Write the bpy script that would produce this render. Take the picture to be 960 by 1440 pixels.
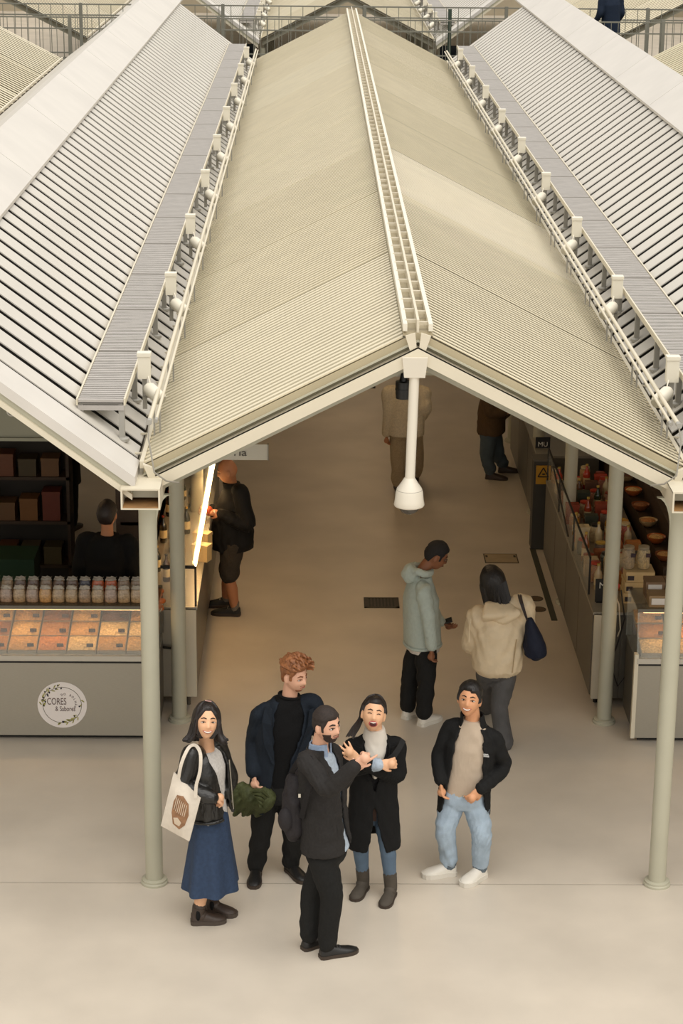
import bpy, math, random
import numpy as np
from mathutils import Vector, Matrix
random.seed(7); np.random.seed(7)
SC = bpy.context.scene
COL = SC.collection
for o in list(bpy.data.objects): bpy.data.objects.remove(o)

# ------------------------------------------------------------------ camera
CAMH = 7.2
PITCH, YAW, ROLL, FPX = .3079, .0147, .0105, 2970.7
def cam_axes():
    fw = np.array([math.sin(YAW)*math.cos(PITCH), math.cos(YAW)*math.cos(PITCH), -math.sin(PITCH)])
    rt = np.array([math.cos(YAW), -math.sin(YAW), 0.]); up = np.cross(rt, fw)
    c, s = math.cos(ROLL), math.sin(ROLL)
    return c*rt+s*up, -s*rt+c*up, fw
CA, CB, CC = cam_axes()
CO = np.array([0, 0, CAMH])
def at(x, y, Y=None, Z=None, X=None):
    """photo pixel -> point on the plane Y=, Z= or X= that the thing touches"""
    d = CC + CA*(x-480)/FPX - CB*(y-720)/FPX
    t = Y/d[1] if Y is not None else ((Z-CAMH)/d[2] if Z is not None else X/d[0])
    return CO + d*t
cam = bpy.data.cameras.new('camera'); camo = bpy.data.objects.new('camera', cam); COL.objects.link(camo)
m = Matrix(((CA[0], CB[0], -CC[0], 0), (CA[1], CB[1], -CC[1], 0), (CA[2], CB[2], -CC[2], CAMH), (0, 0, 0, 1)))
camo.matrix_world = m
cam.sensor_fit = 'VERTICAL'; cam.sensor_height = 36; cam.lens = FPX*36/1440; cam.clip_end = 300
SC.camera = camo

# ------------------------------------------------------------------ world, light, exposure
w = bpy.data.worlds.new('overcast_sky'); SC.world = w; w.use_nodes = True
bg = w.node_tree.nodes['Background']; bg.inputs[0].default_value = (1.0, .962, .91, 1); bg.inputs[1].default_value = 1.1
sun = bpy.data.lights.new('sun', 'SUN'); sun.energy = 1.9; sun.angle = 1.2; sun.color = (1, .965, .91)
suno = bpy.data.objects.new('sun', sun); COL.objects.link(suno); suno.rotation_euler = (math.radians(22), math.radians(14), 0)
SC.view_settings.view_transform = 'Standard'; SC.view_settings.look = 'None'
SC.view_settings.exposure = -.05; SC.view_settings.gamma = 1; SC.view_settings.use_curve_mapping = False

# ------------------------------------------------------------------ materials
def lin(c):
    if isinstance(c, str): c = tuple(int(c[i:i+2], 16)/255 for i in (0, 2, 4))
    return tuple(((v/12.92) if v <= .04045 else ((v+.055)/1.055)**2.4) for v in c)
MATS = {}
def mat(name, color, rough=.6, metal=0., noise=None, bump=None, emit=0., alpha=1., trans=0., spec=.5, stretch=None, coat=0):
    if name in MATS: return MATS[name]
    M = bpy.data.materials.new(name); M.use_nodes = True; nt = M.node_tree; b = nt.nodes['Principled BSDF']
    c = lin(color)
    b.inputs['Base Color'].default_value = (*c, 1); b.inputs['Roughness'].default_value = rough
    b.inputs['Metallic'].default_value = metal; b.inputs['Specular IOR Level'].default_value = spec
    if coat: b.inputs['Coat Weight'].default_value = coat
    if emit: b.inputs['Emission Color'].default_value = (*c, 1); b.inputs['Emission Strength'].default_value = emit
    if alpha < 1: b.inputs['Alpha'].default_value = alpha
    if trans: b.inputs['Transmission Weight'].default_value = trans
    tc = None
    def coords():
        nonlocal tc
        if tc is None:
            t = nt.nodes.new('ShaderNodeTexCoord'); tc = t.outputs['Object']
            if stretch:
                mp = nt.nodes.new('ShaderNodeMapping'); mp.inputs['Scale'].default_value = stretch
                nt.links.new(tc, mp.inputs[0]); tc = mp.outputs[0]
        return tc
    if noise:
        sc, am = noise
        n = nt.nodes.new('ShaderNodeTexNoise'); n.inputs['Scale'].default_value = sc; n.inputs['Detail'].default_value = 5
        nt.links.new(coords(), n.inputs['Vector'])
        r = nt.nodes.new('ShaderNodeValToRGB'); e = r.color_ramp.elements
        e[0].position = .3; e[1].position = .7
        e[0].color = (*[max(0, v*(1-am)) for v in c], 1); e[1].color = (*[min(1, v*(1+am)) for v in c], 1)
        nt.links.new(n.outputs[0], r.inputs[0]); nt.links.new(r.outputs[0], b.inputs['Base Color'])
    if bump:
        sc, st = bump
        n = nt.nodes.new('ShaderNodeTexNoise'); n.inputs['Scale'].default_value = sc; n.inputs['Detail'].default_value = 3
        nt.links.new(coords(), n.inputs['Vector'])
        bp = nt.nodes.new('ShaderNodeBump'); bp.inputs['Strength'].default_value = st; bp.inputs['Distance'].default_value = .01
        nt.links.new(n.outputs[0], bp.inputs['Height']); nt.links.new(bp.outputs[0], b.inputs['Normal'])
    MATS[name] = M
    return M

# ------------------------------------------------------------------ mesh building
class MB:
    def __init__(s): s.v = []; s.f = []
    def add(s, vs, fs):
        k = len(s.v); s.v += [tuple(map(float, p)) for p in vs]; s.f += [tuple(i+k for i in f) for f in fs]; return s
    def box(s, x0, x1, y0, y1, z0, z1):
        return s.add([(x0,y0,z0),(x1,y0,z0),(x1,y1,z0),(x0,y1,z0),(x0,y0,z1),(x1,y0,z1),(x1,y1,z1),(x0,y1,z1)],
                     [(3,2,1,0),(4,5,6,7),(0,1,5,4),(1,2,6,5),(2,3,7,6),(3,0,4,7)])
    def hexa(s, p):  # 8 points: bottom loop then top loop
        return s.add(p, [(3,2,1,0),(4,5,6,7),(0,1,5,4),(1,2,6,5),(2,3,7,6),(3,0,4,7)])
    def obox(s, c, ax, ay, az):  # centre and three half-axes
        c, ax, ay, az = map(np.array, (c, ax, ay, az))
        return s.hexa([c-ax-ay-az, c+ax-ay-az, c+ax+ay-az, c-ax+ay-az, c-ax-ay+az, c+ax-ay+az, c+ax+ay+az, c-ax+ay+az])
    def extr(s, prof, fn):  # closed profile extruded between fn(p,0) and fn(p,1)
        n = len(prof); vs = [fn(p, 0) for p in prof]+[fn(p, 1) for p in prof]
        fs = [(i, (i+1) % n, n+(i+1) % n, n+i) for i in range(n)]+[tuple(range(n))[::-1], tuple(range(n, 2*n))]
        return s.add(vs, fs)
    def loft(s, rings, cap=True, closed=True):
        n = len(rings[0]); vs = [p for r in rings for p in r]; fs = []
        for i in range(len(rings)-1):
            for j in range(n if closed else n-1):
                a = i*n+j; b = i*n+(j+1) % n; fs.append((a, b, b+n, a+n))
        if cap:
            fs.append(tuple(range(n))[::-1]); fs.append(tuple(range((len(rings)-1)*n, len(rings)*n)))
        return s.add(vs, fs)
    def tube(s, pts, rad, n=8, cap=True, up=None, sq=None):
        P = [np.array(p, float) for p in pts]
        if not hasattr(rad, '__len__'): rad = [rad]*len(P)
        T = []
        for i in range(len(P)):
            t = P[min(i+1, len(P)-1)]-P[max(i-1, 0)]; T.append(t/(np.linalg.norm(t)+1e-12))
        u = np.array(up if up is not None else ((0, 0, 1) if abs(T[0][2]) < .9 else (1, 0, 0)), float)
        rings = []
        for i, p in enumerate(P):
            u = u-T[i]*(u@T[i]); u /= np.linalg.norm(u)+1e-12; v = np.cross(T[i], u)
            k = sq if sq else 1.
            rings.append([p+rad[i]*(math.cos(2*math.pi*j/n)*u+k*math.sin(2*math.pi*j/n)*v) for j in range(n)])
        return s.loft(rings, cap)
    def cyl(s, p0, p1, r0, r1=None, n=16): return s.tube([p0, p1], [r0, r0 if r1 is None else r1], n)
    def lathe(s, prof, c=(0, 0, 0), n=20):
        rings = [[(c[0]+r*math.cos(2*math.pi*j/n), c[1]+r*math.sin(2*math.pi*j/n), c[2]+z) for j in range(n)] for r, z in prof]
        return s.loft(rings, True)
    def ell(s, c, r, n=14, m=9, ax=None):
        ax = np.eye(3) if ax is None else np.array(ax); c = np.array(c, float); rings = []
        for i in range(1, m):
            e = -math.pi/2+math.pi*i/m
            rings.append([c+ax[0]*r[0]*math.cos(e)*math.cos(2*math.pi*j/n)+ax[1]*r[1]*math.cos(e)*math.sin(2*math.pi*j/n)+ax[2]*r[2]*math.sin(e) for j in range(n)])
        k = len(s.v); s.loft(rings, False)
        lo = len(s.v); s.v += [tuple(c-ax[2]*r[2]), tuple(c+ax[2]*r[2])]
        for j in range(n):
            s.f.append((k+(j+1) % n, k+j, lo)); b = k+(m-2)*n; s.f.append((b+j, b+(j+1) % n, lo+1))
        return s
    def mesh(s, name, off=(0, 0, 0), smooth=False):
        me = bpy.data.meshes.new(name)
        v = np.array(s.v)-np.array(off) if len(s.v) else np.zeros((0, 3))
        me.from_pydata(v.tolist(), [], s.f); me.validate(); me.update()
        if smooth: shade(me)
        return me
def shade(me, ang=50):
    me.polygons.foreach_set('use_smooth', [True]*len(me.polygons))
    try: me.set_sharp_from_angle(angle=math.radians(ang))
    except Exception: pass
def link(name, me, m, parent=None, loc=(0, 0, 0), kind=None, label=None):
    o = bpy.data.objects.new(name, me); COL.objects.link(o); o.location = loc
    if m is not None and len(me.materials) == 0: me.materials.append(m)
    if parent is not None: o.parent = parent
    if kind: o['kind'] = kind
    if label: o['label'] = label
    return o
def root_of(o):
    while o.parent is not None: o = o.parent
    return o
def part(name, mb, m, parent, smooth=False, kind=None, label=None, local=False):
    """mesh in world coordinates (or local=True) made a child of parent"""
    off = (0, 0, 0) if local else root_of(parent).location
    return link(name, mb.mesh(name, off, smooth), m, parent, kind=kind, label=label)
def tag(o, label, cat, group=None, kind=None):
    if label: o['label'] = label
    if cat: o['category'] = cat
    if group: o['group'] = group
    if kind: o['kind'] = kind
    return o
def thing(name, label, cat, loc=(0, 0, 0), group=None, kind=None, rz=0):
    o = bpy.data.objects.new(name, None); COL.objects.link(o); o.location = tuple(map(float, loc)); o.rotation_euler = (0, 0, rz)
    o.empty_display_size = .1
    return tag(o, label, cat, group, kind)
def solo(name, mb, m, label, cat, group=None, kind=None, smooth=False):
    v = np.array(mb.v); c = (v.min(0)+v.max(0))/2; c[2] = v[:, 2].min()
    o = link(name, mb.mesh(name, c, smooth), m, loc=tuple(c)); return tag(o, label, cat, group, kind)
def dup(o, loc=None, parent=None, label=None, rz=None, mats=None):
    c = o.copy(); COL.objects.link(c); c.parent = parent
    if loc is not None: c.location = loc
    if rz is not None: c.rotation_euler = (0, 0, rz)
    if label: c['label'] = label
    for ch in o.children:
        d = dup(ch, parent=c)
    return c
def text_mesh(txt, size, align='CENTER', ext=.001):
    cu = bpy.data.curves.new('lettering', 'FONT'); cu.body = txt; cu.size = size; cu.align_x = align; cu.align_y = 'CENTER'; cu.extrude = ext
    o = bpy.data.objects.new('lettering', cu); COL.objects.link(o); bpy.context.view_layer.update()
    me = bpy.data.meshes.new_from_object(o.evaluated_get(bpy.context.evaluated_depsgraph_get()))
    bpy.data.objects.remove(o); return me
def lettering(txt, size, loc, m, parent, sx=1., align='CENTER', rot=0., label=None):
    """upright text facing -Y at a world position"""
    me = text_mesh(txt, size, align); o = link('lettering', me, m, parent)
    off = Vector(root_of(parent).location)
    o.location = Vector(loc)-off; o.rotation_euler = (math.pi/2, rot, 0); o.scale = (sx, 1, 1)
    if label: o['label'] = label
    return o
ORD = ['first', 'second', 'third', 'fourth', 'fifth', 'sixth', 'seventh', 'eighth', 'ninth', 'tenth', 'eleventh', 'twelfth', 'thirteenth', 'fourteenth', 'fifteenth', 'sixteenth', 'seventeenth', 'eighteenth', 'nineteenth', 'twentieth']

M_CONC = mat('polished_concrete', 'cbc1b2', .42, noise=(1.3, .10), bump=(60, .05))
M_BEIGE = mat('beige_painted_louvre', 'b0a486', .55, noise=(3, .05))
M_CAVITY = mat('louvre_cavity_shade', '5b523c', .8)  # dark brown puts the shade between the blades into the colour
M_WHITEP = mat('pale_louvre', 'dcd3bd', .5, noise=(3, .04))
M_GREYB = mat('light_grey_roof_metal', 'c9c4ba', .45, noise=(2.5, .05))
M_GAP = mat('board_gap_shade', '57514a', .8)  # shadow of the gaps between roof boards, put into the underlay colour
M_CAP = mat('zinc_cap_metal', 'cfcac2', .42, noise=(2, .05))
M_STEELP = mat('painted_steel_sage', 'b3b09c', .45, noise=(4, .03))
M_CREAM = mat('painted_cream_steel', 'd6cdb7', .45, noise=(4, .03))
M_OLIVE = mat('olive_channel_paint', '8d876c', .5, noise=(4, .06))
M_GRATE = mat('galvanised_grating', 'b3aea8', .45, metal=.2, noise=(8, .08))
M_POST = mat('galvanised_post', 'a5a29a', .45, metal=.2)
M_WBOX = mat('white_plastic', 'e2dccb', .4)
M_CABLE = mat('grey_cable', '8d887c', .5)
M_RUST = mat('rusty_gutter_bed', '9a7448', .8, noise=(9, .3))
M_DARK = mat('near_black', '171613', .6)
M_INOX = mat('brushed_stainless', 'aaa598', .38, metal=.55, noise=(30, .04), stretch=(1, 1, 12))
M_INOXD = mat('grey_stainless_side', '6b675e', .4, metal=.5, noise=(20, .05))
M_BLACKP = mat('black_plastic', '141414', .4)
M_GLASS = mat('clear_glass', 'e8eee8', .03, alpha=.13, spec=.6)
# ================================================================== structure
XC = .698                      # axis of the passage
mir = lambda x: 2*XC-x
BAY = 2.96; Y0 = 13.77
YF, YB = 13.75, 41.4           # roof block front and back

# ---- floor: dark joint bed, poured slabs with recessed joints
fl = solo('floor', MB().box(-16, 18, 2, 95, -.14, -.025), M_DARK, 'pale polished concrete market floor', None, kind='structure')
del fl['label']
def slab(y0, y1):
    part('slab', MB().box(-16, 18, y0, y1, -.1, 0), M_CONC, fl)
slab(2, 13.752); slab(13.766, 95)
# ---- floor fittings
M_IRON = mat('dark_cast_iron', '3a352c', .6, noise=(40, .3))
def drain(px0, px1, py0, py1, label):
    a = at(px0, py1, Z=0); b = at(px1, py0, Z=0); r = thing('drain_grate', label, 'drain grate', ((a[0]+b[0])/2, (a[1]+b[1])/2, 0))
    mb = MB()
    for (x0, x1, y0, y1) in ((a[0], b[0], a[1], a[1]+.03), (a[0], b[0], b[1]-.03, b[1]), (a[0], a[0]+.03, a[1], b[1]), (b[0]-.03, b[0], a[1], b[1])): mb.box(x0, x1, y0, y1, .0005, .007)
    part('frame', mb, M_IRON, r); part('bed', MB().box(a[0], b[0], a[1], b[1], .0003, .002), M_DARK, r)
    n = 9
    for i in range(n):
        x = a[0]+.04+(b[0]-a[0]-.08)*i/(n-1)
        part('bar', MB().box(x-.008, x+.008, a[1]+.03, b[1]-.03, .002, .006), M_IRON, r)
drain(512, 560, 841, 855, 'dark iron drain grate on floor left of the hooded man')
drain(500, 527, 539, 546, 'far dark drain grate at the back of the passage')
for px, py, lab in ((753, 842, 'farther of two small round iron covers by right counter'), (757, 857, 'nearer of two small round iron covers by right counter')):
    p = at(px, py, Z=0); r = thing('manhole_cover', lab, 'manhole cover', p)
    part('rim', MB().lathe([(.075, .0004), (.075, .004), (.066, .004), (.066, .0004)], p, 20), M_IRON, r)
    part('lid', MB().lathe([(.064, .0004), (.064, .003), (.02, .0045), (0.001, .0045)], p, 20), mat('rusty_lid', '5c4a35', .7), r)
a = at(682, 792, Z=0); b = at(726, 779, Z=0)
r = thing('access_plate', 'square floor access plate with dark rim behind the hooded man', 'floor plate', ((a[0]+b[0])/2, (a[1]+b[1])/2, 0))
part('rim', MB().box(a[0], b[0], a[1], b[1], .0003, .002), M_IRON, r)
part('plate', MB().box(a[0]+.012, b[0]-.012, a[1]+.02, b[1]-.02, .002, .004), mat('plate_concrete', 'a8967a', .5, noise=(6, .1)), r)
for x in (a[0]+.03, b[0]-.03): part('lifting_slot', MB().box(x-.012, x+.012, b[1]-.12, b[1]-.06, .004, .005), M_DARK, r)
a = at(768, 800, Z=0)
r = thing('floor_channel', 'long dark metal floor channel at foot of right counter', 'floor channel', (2.36, 20.2, 0))
part('channel', MB().box(2.33, 2.39, 19.2, 21.4, .0003, .005), mat('green_black_metal', '3b3d31', .6), r)

# ---- columns
colm = MB().lathe([(.063, .03), (.063, 2.94)], n=24)
basem = MB().lathe([(.098, 0), (.098, .016), (.09, .022), (.09, .036), (.075, .042), (.066, .042)], n=24)
def gusset(sx):
    g = MB(); prof = [(0, 2.94), (0, 2.70), (.06, 2.70)]+[(.06+.10*(1-math.cos(t*math.pi/2/6)), 2.70+.24*math.sin(t*math.pi/2/6)) for t in range(1, 7)]
    # quarter-round bracket reaching towards the passage
    g.extr(prof, lambda p, k: (sx*p[0], (-.02, .02)[k], p[1])); return g.mesh('bracket')
m_col = colm.mesh('shaft', smooth=True); m_base = basem.mesh('base_flange', smooth=True); m_bolt = MB().lathe([(.009, .022), (.009, .034)], n=8).mesh('bolt')
m_gl, m_gr = gusset(1), gusset(-1)
names = ['nearest', 'second nearest', 'third', 'fourth', 'fifth', 'sixth', 'seventh', 'eighth', 'ninth', 'farthest']
for side, X in (('left', mir(mir(-1.122))), ('right', mir(-1.122))):
    for k in range(10):
        extra = {('left', 0): ' beside the tote-bag woman', ('right', 0): ' at the right edge', ('left', 1): ' behind the smiling woman in leather jacket', ('right', 1): ' standing before the side counter'}.get((side, k), '')
        r = thing('column', f'{names[k]} sage green round steel column on {side} of passage{extra}', 'column', (X, Y0+BAY*k, 0), 'columns of the passage roof')
        link('shaft', m_col, M_STEELP, r); link('base_flange', m_base, M_STEELP, r)
        link('bracket', m_gl if side == 'left' else m_gr, M_STEELP, r)
        if k < 2:
            for q in range(4):
                t = math.pi/4+q*math.pi/2; link('bolt', m_bolt, M_STEELP, r, loc=(.083*math.cos(t), .083*math.sin(t), 0))
for side, X in (('left', -4.9), ('right', mir(-4.9))):
    for k in range(10):
        r = thing('column', f'{names[k]} outer sage green steel column on far {side} behind the stalls', 'column', (X, Y0+BAY*k, 0), 'columns of the passage roof')
        link('shaft', m_col, M_STEELP, r); link('base_flange', m_base, M_STEELP, r)

# ---- ribbed panel of beige blades (one bay, one slope), shared
HW, ZE, ZR = 1.84, 3.165, 4.105
def blade_panel(y0, y1, hw, ze, zr, pitch, wd, th, sgn):
    """blades run from ridge to eave and repeat along Y; local origin at ridge axis"""
    mb = MB(); x0, x1 = sgn*.10, sgn*hw
    zf = lambda x: zr-(zr-ze)*abs(x)/hw
    n = int(round((y1-y0)/pitch)); p = (y1-y0)/n
    for i in range(n):
        y = y0+i*p
        a0, a1 = y+p*.08, y+p*.08+wd
        mb.hexa([(x0, a0, zf(x0)-th), (x1, a0, zf(x1)-th), (x1, a1, zf(x1)-th), (x0, a1, zf(x0)-th),
                 (x0, a0, zf(x0)), (x1, a0, zf(x1)), (x1, a1, zf(x1)-.002), (x0, a1, zf(x0)-.002)])
    return mb
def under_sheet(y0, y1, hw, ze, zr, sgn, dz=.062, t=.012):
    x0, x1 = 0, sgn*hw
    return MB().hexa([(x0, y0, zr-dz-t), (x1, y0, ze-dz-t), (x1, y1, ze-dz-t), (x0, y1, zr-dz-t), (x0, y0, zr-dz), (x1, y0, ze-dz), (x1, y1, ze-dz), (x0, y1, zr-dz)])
def passage_roof(xc, y0, y1, label, front=True, white=None, pitch=.098):
    r = thing('louvred_roof', label, 'roof', (xc, y0, 0))
    nb = int(round((y1-y0)/BAY)); L = (y1-y0)/nb
    tint = [mat('beige_louvre_%d' % i, c, .55, noise=(3, .05)) for i, c in enumerate(('d6cbae', 'd2c7a9', 'd9cfb3', 'cfc4a6'))]
    for sg in (-1, 1):
        me = {}
        for k in range(nb):
            a, b = .012, L-.012
            for key in ('w' if (white == (sg, k)) else 'n%d' % random.randrange(4),):
                if key not in me:
                    me[key] = blade_panel(a, b, HW, ZE, ZR, pitch, pitch*(.60 if sg < 0 else .56), .012 if sg < 0 else .006, sg).mesh('louvre_panel')
                    me[key].materials.append(M_WHITEP if key == 'w' else tint[int(key[1])])
                o = link('louvre_panel', me[key], None, r, loc=(0, k*L, 0)); o['kind'] = 'stuff'
                if key == 'w': o['label'] = 'paler replaced louvre panel'
            sh = under_sheet(a, b, HW, ZE, ZR, sg); link('under_sheet', sh.mesh('under_sheet'), M_WHITEP if white == (sg, k) else M_CAVITY, r, loc=(0, k*L, 0))
        # eave edge bar and its small fixing lugs
        X = sg*(HW+.012)
        link('eave_bar', MB().box(X-.014, X+.014, 0, y1-y0, ZE-.035, ZE+.012).mesh('eave_bar'), M_CREAM, r)
        lug = MB().box(-.03, .03, -.008, .008, -.012, .0).mesh('lug')
        for k in range(int((y1-y0)/.5)):
            link('lug', lug, M_CREAM, r, loc=(X+sg*.035, .25+k*.5, ZE+.004))
    # rafters in every bay
    for k in range(nb+1):
        for sg in (-1, 1):
            y = k*L if k else .16
            mb = MB(); zt = lambda x: ZR-.05-(ZR-ZE)*abs(x)/HW
            x1 = sg*(HW-.02)
            mb.hexa([(0, y-.035, zt(0)-.13), (x1, y-.035, zt(x1)-.13), (x1, y+.035, zt(x1)-.13), (0, y+.035, zt(0)-.13),
                     (0, y-.035, zt(0)), (x1, y-.035, zt(x1)), (x1, y+.035, zt(x1)), (0, y+.035, zt(0))])
            link('rafter', mb.mesh('rafter'), M_STEELP, r)
    # ridge: two rails, a fin and rungs
    for x, z, w_, h in ((-.085, ZR+.012, .014, .05), (.085, ZR+.012, .014, .05), (.0, ZR+.02, .008, .09)):
        link('ridge_rail', MB().box(x-w_, x+w_, .0, y1-y0, z-h/2, z+h/2).mesh('ridge_rail'), M_WBOX if x else M_CREAM, r)
    link('ridge_sheet', MB().box(-.1, .1, 0, y1-y0, ZR-.045, ZR-.03).mesh('ridge_sheet'), M_BEIGE, r)
    rung = MB().box(-.08, 0, -.012, .012, -.012, .012).mesh('rung'); rung2 = MB().box(0, .08, -.012, .012, -.012, .012).mesh('rung')
    if front:
        for k in range(int((y1-y0)/.34)):
            link('rung', rung, M_CREAM, r, loc=(0, .12+k*.34, ZR+.03)); link('rung', rung2, M_CREAM, r, loc=(0, .12+k*.34, ZR+.015))
    return r
roof = passage_roof(XC, YF, YB, 'long beige louvred gable roof over the central market passage', white=(1, 2))
# front gable edge of the central roof: recessed olive channel and pale bottom flange
def gable_strip(name, z0, z1, y0, y1, m_, xi=0., xo=HW):
    for sg in (-1, 1):
        mb = MB(); sl = (ZR-ZE)/HW
        P = []
        for z in (z0, z1):
            for (x, y) in ((xi, y0), (xo, y0), (xo, y1), (xi, y1)): P.append((XC+sg*x, y, ZR+z-sl*x))
        mb.hexa(P); part(name, mb, m_, roof)
gable_strip('edge_flashing', -.068, -.02, YF-.005, YF+.05, M_BEIGE, 0, HW)
gable_strip('edge_lip', -.08, -.068, YF-.03, YF+.03, M_STEELP)
gable_strip('edge_channel', -.12, -.08, YF+.01, YF+.05, M_OLIVE, 0)
gable_strip('edge_flange', -.208, -.108, YF-.06, YF-.02, M_CREAM, 0, HW-.03)
gable_strip('edge_flange', -.118, -.108, YF-.06, YF+.05, M_CREAM, 0, HW-.03)
gable_strip('soffit_tube', -.285, -.22, YF+.14, YF+.22, M_STEELP, 0.03, HW-.06)
for sg in (-1, 1):   # slanted end plate at each eave and ridge clip
    x = XC+sg*(HW-.01)
    part('end_plate', MB().hexa([(x-sg*.11, YF-.062, 3.0), (x-sg*.05, YF-.062, 3.02), (x-sg*.05, YF-.02, 3.02), (x-sg*.11, YF-.02, 3.0), (x-sg*.05, YF-.062, 3.15), (x+sg*.01, YF-.062, 3.175), (x+sg*.01, YF-.02, 3.175), (x-sg*.05, YF-.02, 3.15)]), M_CREAM, roof)
    part('ridge_clip', MB().hexa([(XC+sg*.005, YF-.05, 3.96), (XC+sg*.05, YF-.05, 3.96), (XC+sg*.05, YF-.03, 3.96), (XC+sg*.005, YF-.03, 3.96), (XC+sg*.02, YF-.05, 4.09), (XC+sg*.085, YF-.05, 4.07), (XC+sg*.085, YF-.03, 4.07), (XC+sg*.02, YF-.03, 4.09)]), M_CREAM, roof)
for k in range(1, 9):
    t = thing('tie_tube', f'{ORD[k-1]} grey horizontal tie tube across the passage counted from the front', 'tie tube', (XC, Y0+BAY*k, 3.05), 'tie tubes')
    part('tube', MB().cyl((XC-1.70, Y0+BAY*k, 3.08), (XC+1.70, Y0+BAY*k, 3.08), .03, n=12), M_STEELP, t, True)

# ---- steep grey stall roofs on both sides
SL = .747; XV, ZV = -1.20, 3.135; XR = -3.0
zr_ = lambda x: ZV+SL*(XV-x)      # roof plane of the left inner slope
PB = .36
def stall_roof(side, yf, yb, label, boards=True):
    S = (lambda x: x) if side == 'left' else mir
    r = thing('grey_metal_roof', label, 'roof', (S(XR), yf, 0))
    n = int((yb-yf-.45)/PB)
    def strip(x0, x1, y0, y1, d0, d1):      # slab parallel to the slope
        return [(S(x0), y0, zr_(x0)+d0), (S(x1), y0, zr_(x1)+d0), (S(x1), y1, zr_(x1)+d0), (S(x0), y1, zr_(x0)+d0),
                (S(x0), y0, zr_(x0)+d1), (S(x1), y0, zr_(x1)+d1), (S(x1), y1, zr_(x1)+d1), (S(x0), y1, zr_(x0)+d1)]
    part('underlay', MB().hexa(strip(XV, XR, yf+.1, yb, -.085, -.06)), M_GAP, r)
    part('edge_trim', MB().hexa(strip(XV+.02, XR-.02, yf, yf+.40, -.06, .02)), M_CAP, r)
    off = Vector(r.location)
    if boards:
        b = MB().hexa(strip(XV, XR, 0, PB*.73, .002, .012)); v = np.array(b.v)
        me = b.mesh('roof_board', (off[0], 0, 0)); me.materials.append(M_GREYB)
        for k in range(n): link('roof_board', me, None, r, loc=(0, .47+k*PB, 0))
    else:
        mb = MB()
        for k in range(n): mb.hexa(strip(XV, XR, yf+.47+k*PB, yf+.47+k*PB+PB*.73, .002, .012))
        part('roof_boards', mb, M_GREYB, r, kind='stuff')
    # outer slope as plain sheets
    mx = lambda x: S(2*XR-x)
    part('outer_sheet', MB().hexa([(mx(XV), yf, ZV-.03), (mx(XR), yf, zr_(XR)-.03), (mx(XR), yb, zr_(XR)-.03), (mx(XV), yb, ZV-.03), (mx(XV), yf, ZV), (mx(XR), yf, zr_(XR)), (mx(XR), yb, zr_(XR)), (mx(XV), yb, ZV)]), M_GREYB, r)
    # folded ridge cap, one sheet per bay
    c = MB(); xe = -2.57; h = .075; L = BAY-.012
    pts = [(S(xe), zr_(xe)+h-.03), (S(xe), zr_(xe)+h), (S(XR), zr_(XR)+h), (S(2*XR-xe), zr_(xe)+h), (S(2*XR-xe), zr_(xe)+h-.03), (S(XR), zr_(XR)+h-.03)]
    c.extr(pts, lambda p, k: (p[0], (0, L)[k], p[1])); me = c.mesh('ridge_cap', (off[0], 0, 0)); me.materials.append(M_CAP)
    for k in range(int(math.ceil((yb-yf)/BAY))): link('ridge_cap', me, None, r, loc=(0, -.02+k*BAY, 0))
    # front gable board with two bands, both slopes
    for T in (S, mx):
        for (d0, d1, y0, y1, m_) in ((-.115, -.03, yf+.02, yf+.06, M_STEELP), (-.15, -.11, yf-.015, yf+.06, M_CREAM)):
            part('gable_board', MB().hexa([(T(x), y, zr_(x)+d) for d in (d0, d1) for (x, y) in ((XV, y0), (XR, y0), (XR, y1), (XV, y1))]), m_, r)
    for k in range(int((yb-yf)/BAY)+1):   # rafters
        for T in (S, mx):
            y = yf+.3+k*BAY
            part('rafter', MB().hexa([(T(x), yy, zr_(x)+d) for d in (-.15, -.09) for (x, yy) in ((XV, y-.03), (XR, y-.03), (XR, y+.03), (XV, y+.03))]), M_STEELP, r)
    return r
stall_roof('left', 13.5, YB+.6, 'steep light grey boarded metal roof left of the beige roof')
stall_roof('right', 13.5, YB+.6, 'steep light grey boarded metal roof right of the beige roof')

# ---- box gutters in the valleys
def gutter(side, y0, y1, label):
    S = (lambda x: x) if side == 'left' else mir
    r = thing('box_gutter', label, 'gutter', (S(-1.14), y0, 2.94)); x0, x1 = -1.272, -1.010
    t = .012
    mb = MB(); mb.box(S(x0), S(x1), y0, y1, 2.935, 2.945)
    part('gutter_bottom', mb, M_CREAM, r)
    for a in (x0, x1-t): part('gutter_wall', MB().box(S(a), S(a+t), y0, y1, 2.945, 3.075), M_CREAM, r)
    part('gutter_lid', MB().box(S(x0), S(x1), y0+.004, y1, 3.068, 3.08), M_CREAM, r)
    part('baffle', MB().box(S(x0+t), S(x1-t), y0+.12, y0+.13, 2.985, 3.068), M_STEELP, r)
    part('rust_bed', MB().box(S(x0+t), S(x1-t), y0+.002, y0+3, 2.946, 2.952), M_RUST, r)
gutter('left', 13.43, YB, 'open-ended cream box gutter over the nearest left column')
gutter('right', 13.43, YB, 'open-ended cream box gutter over the nearest right column')

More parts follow.
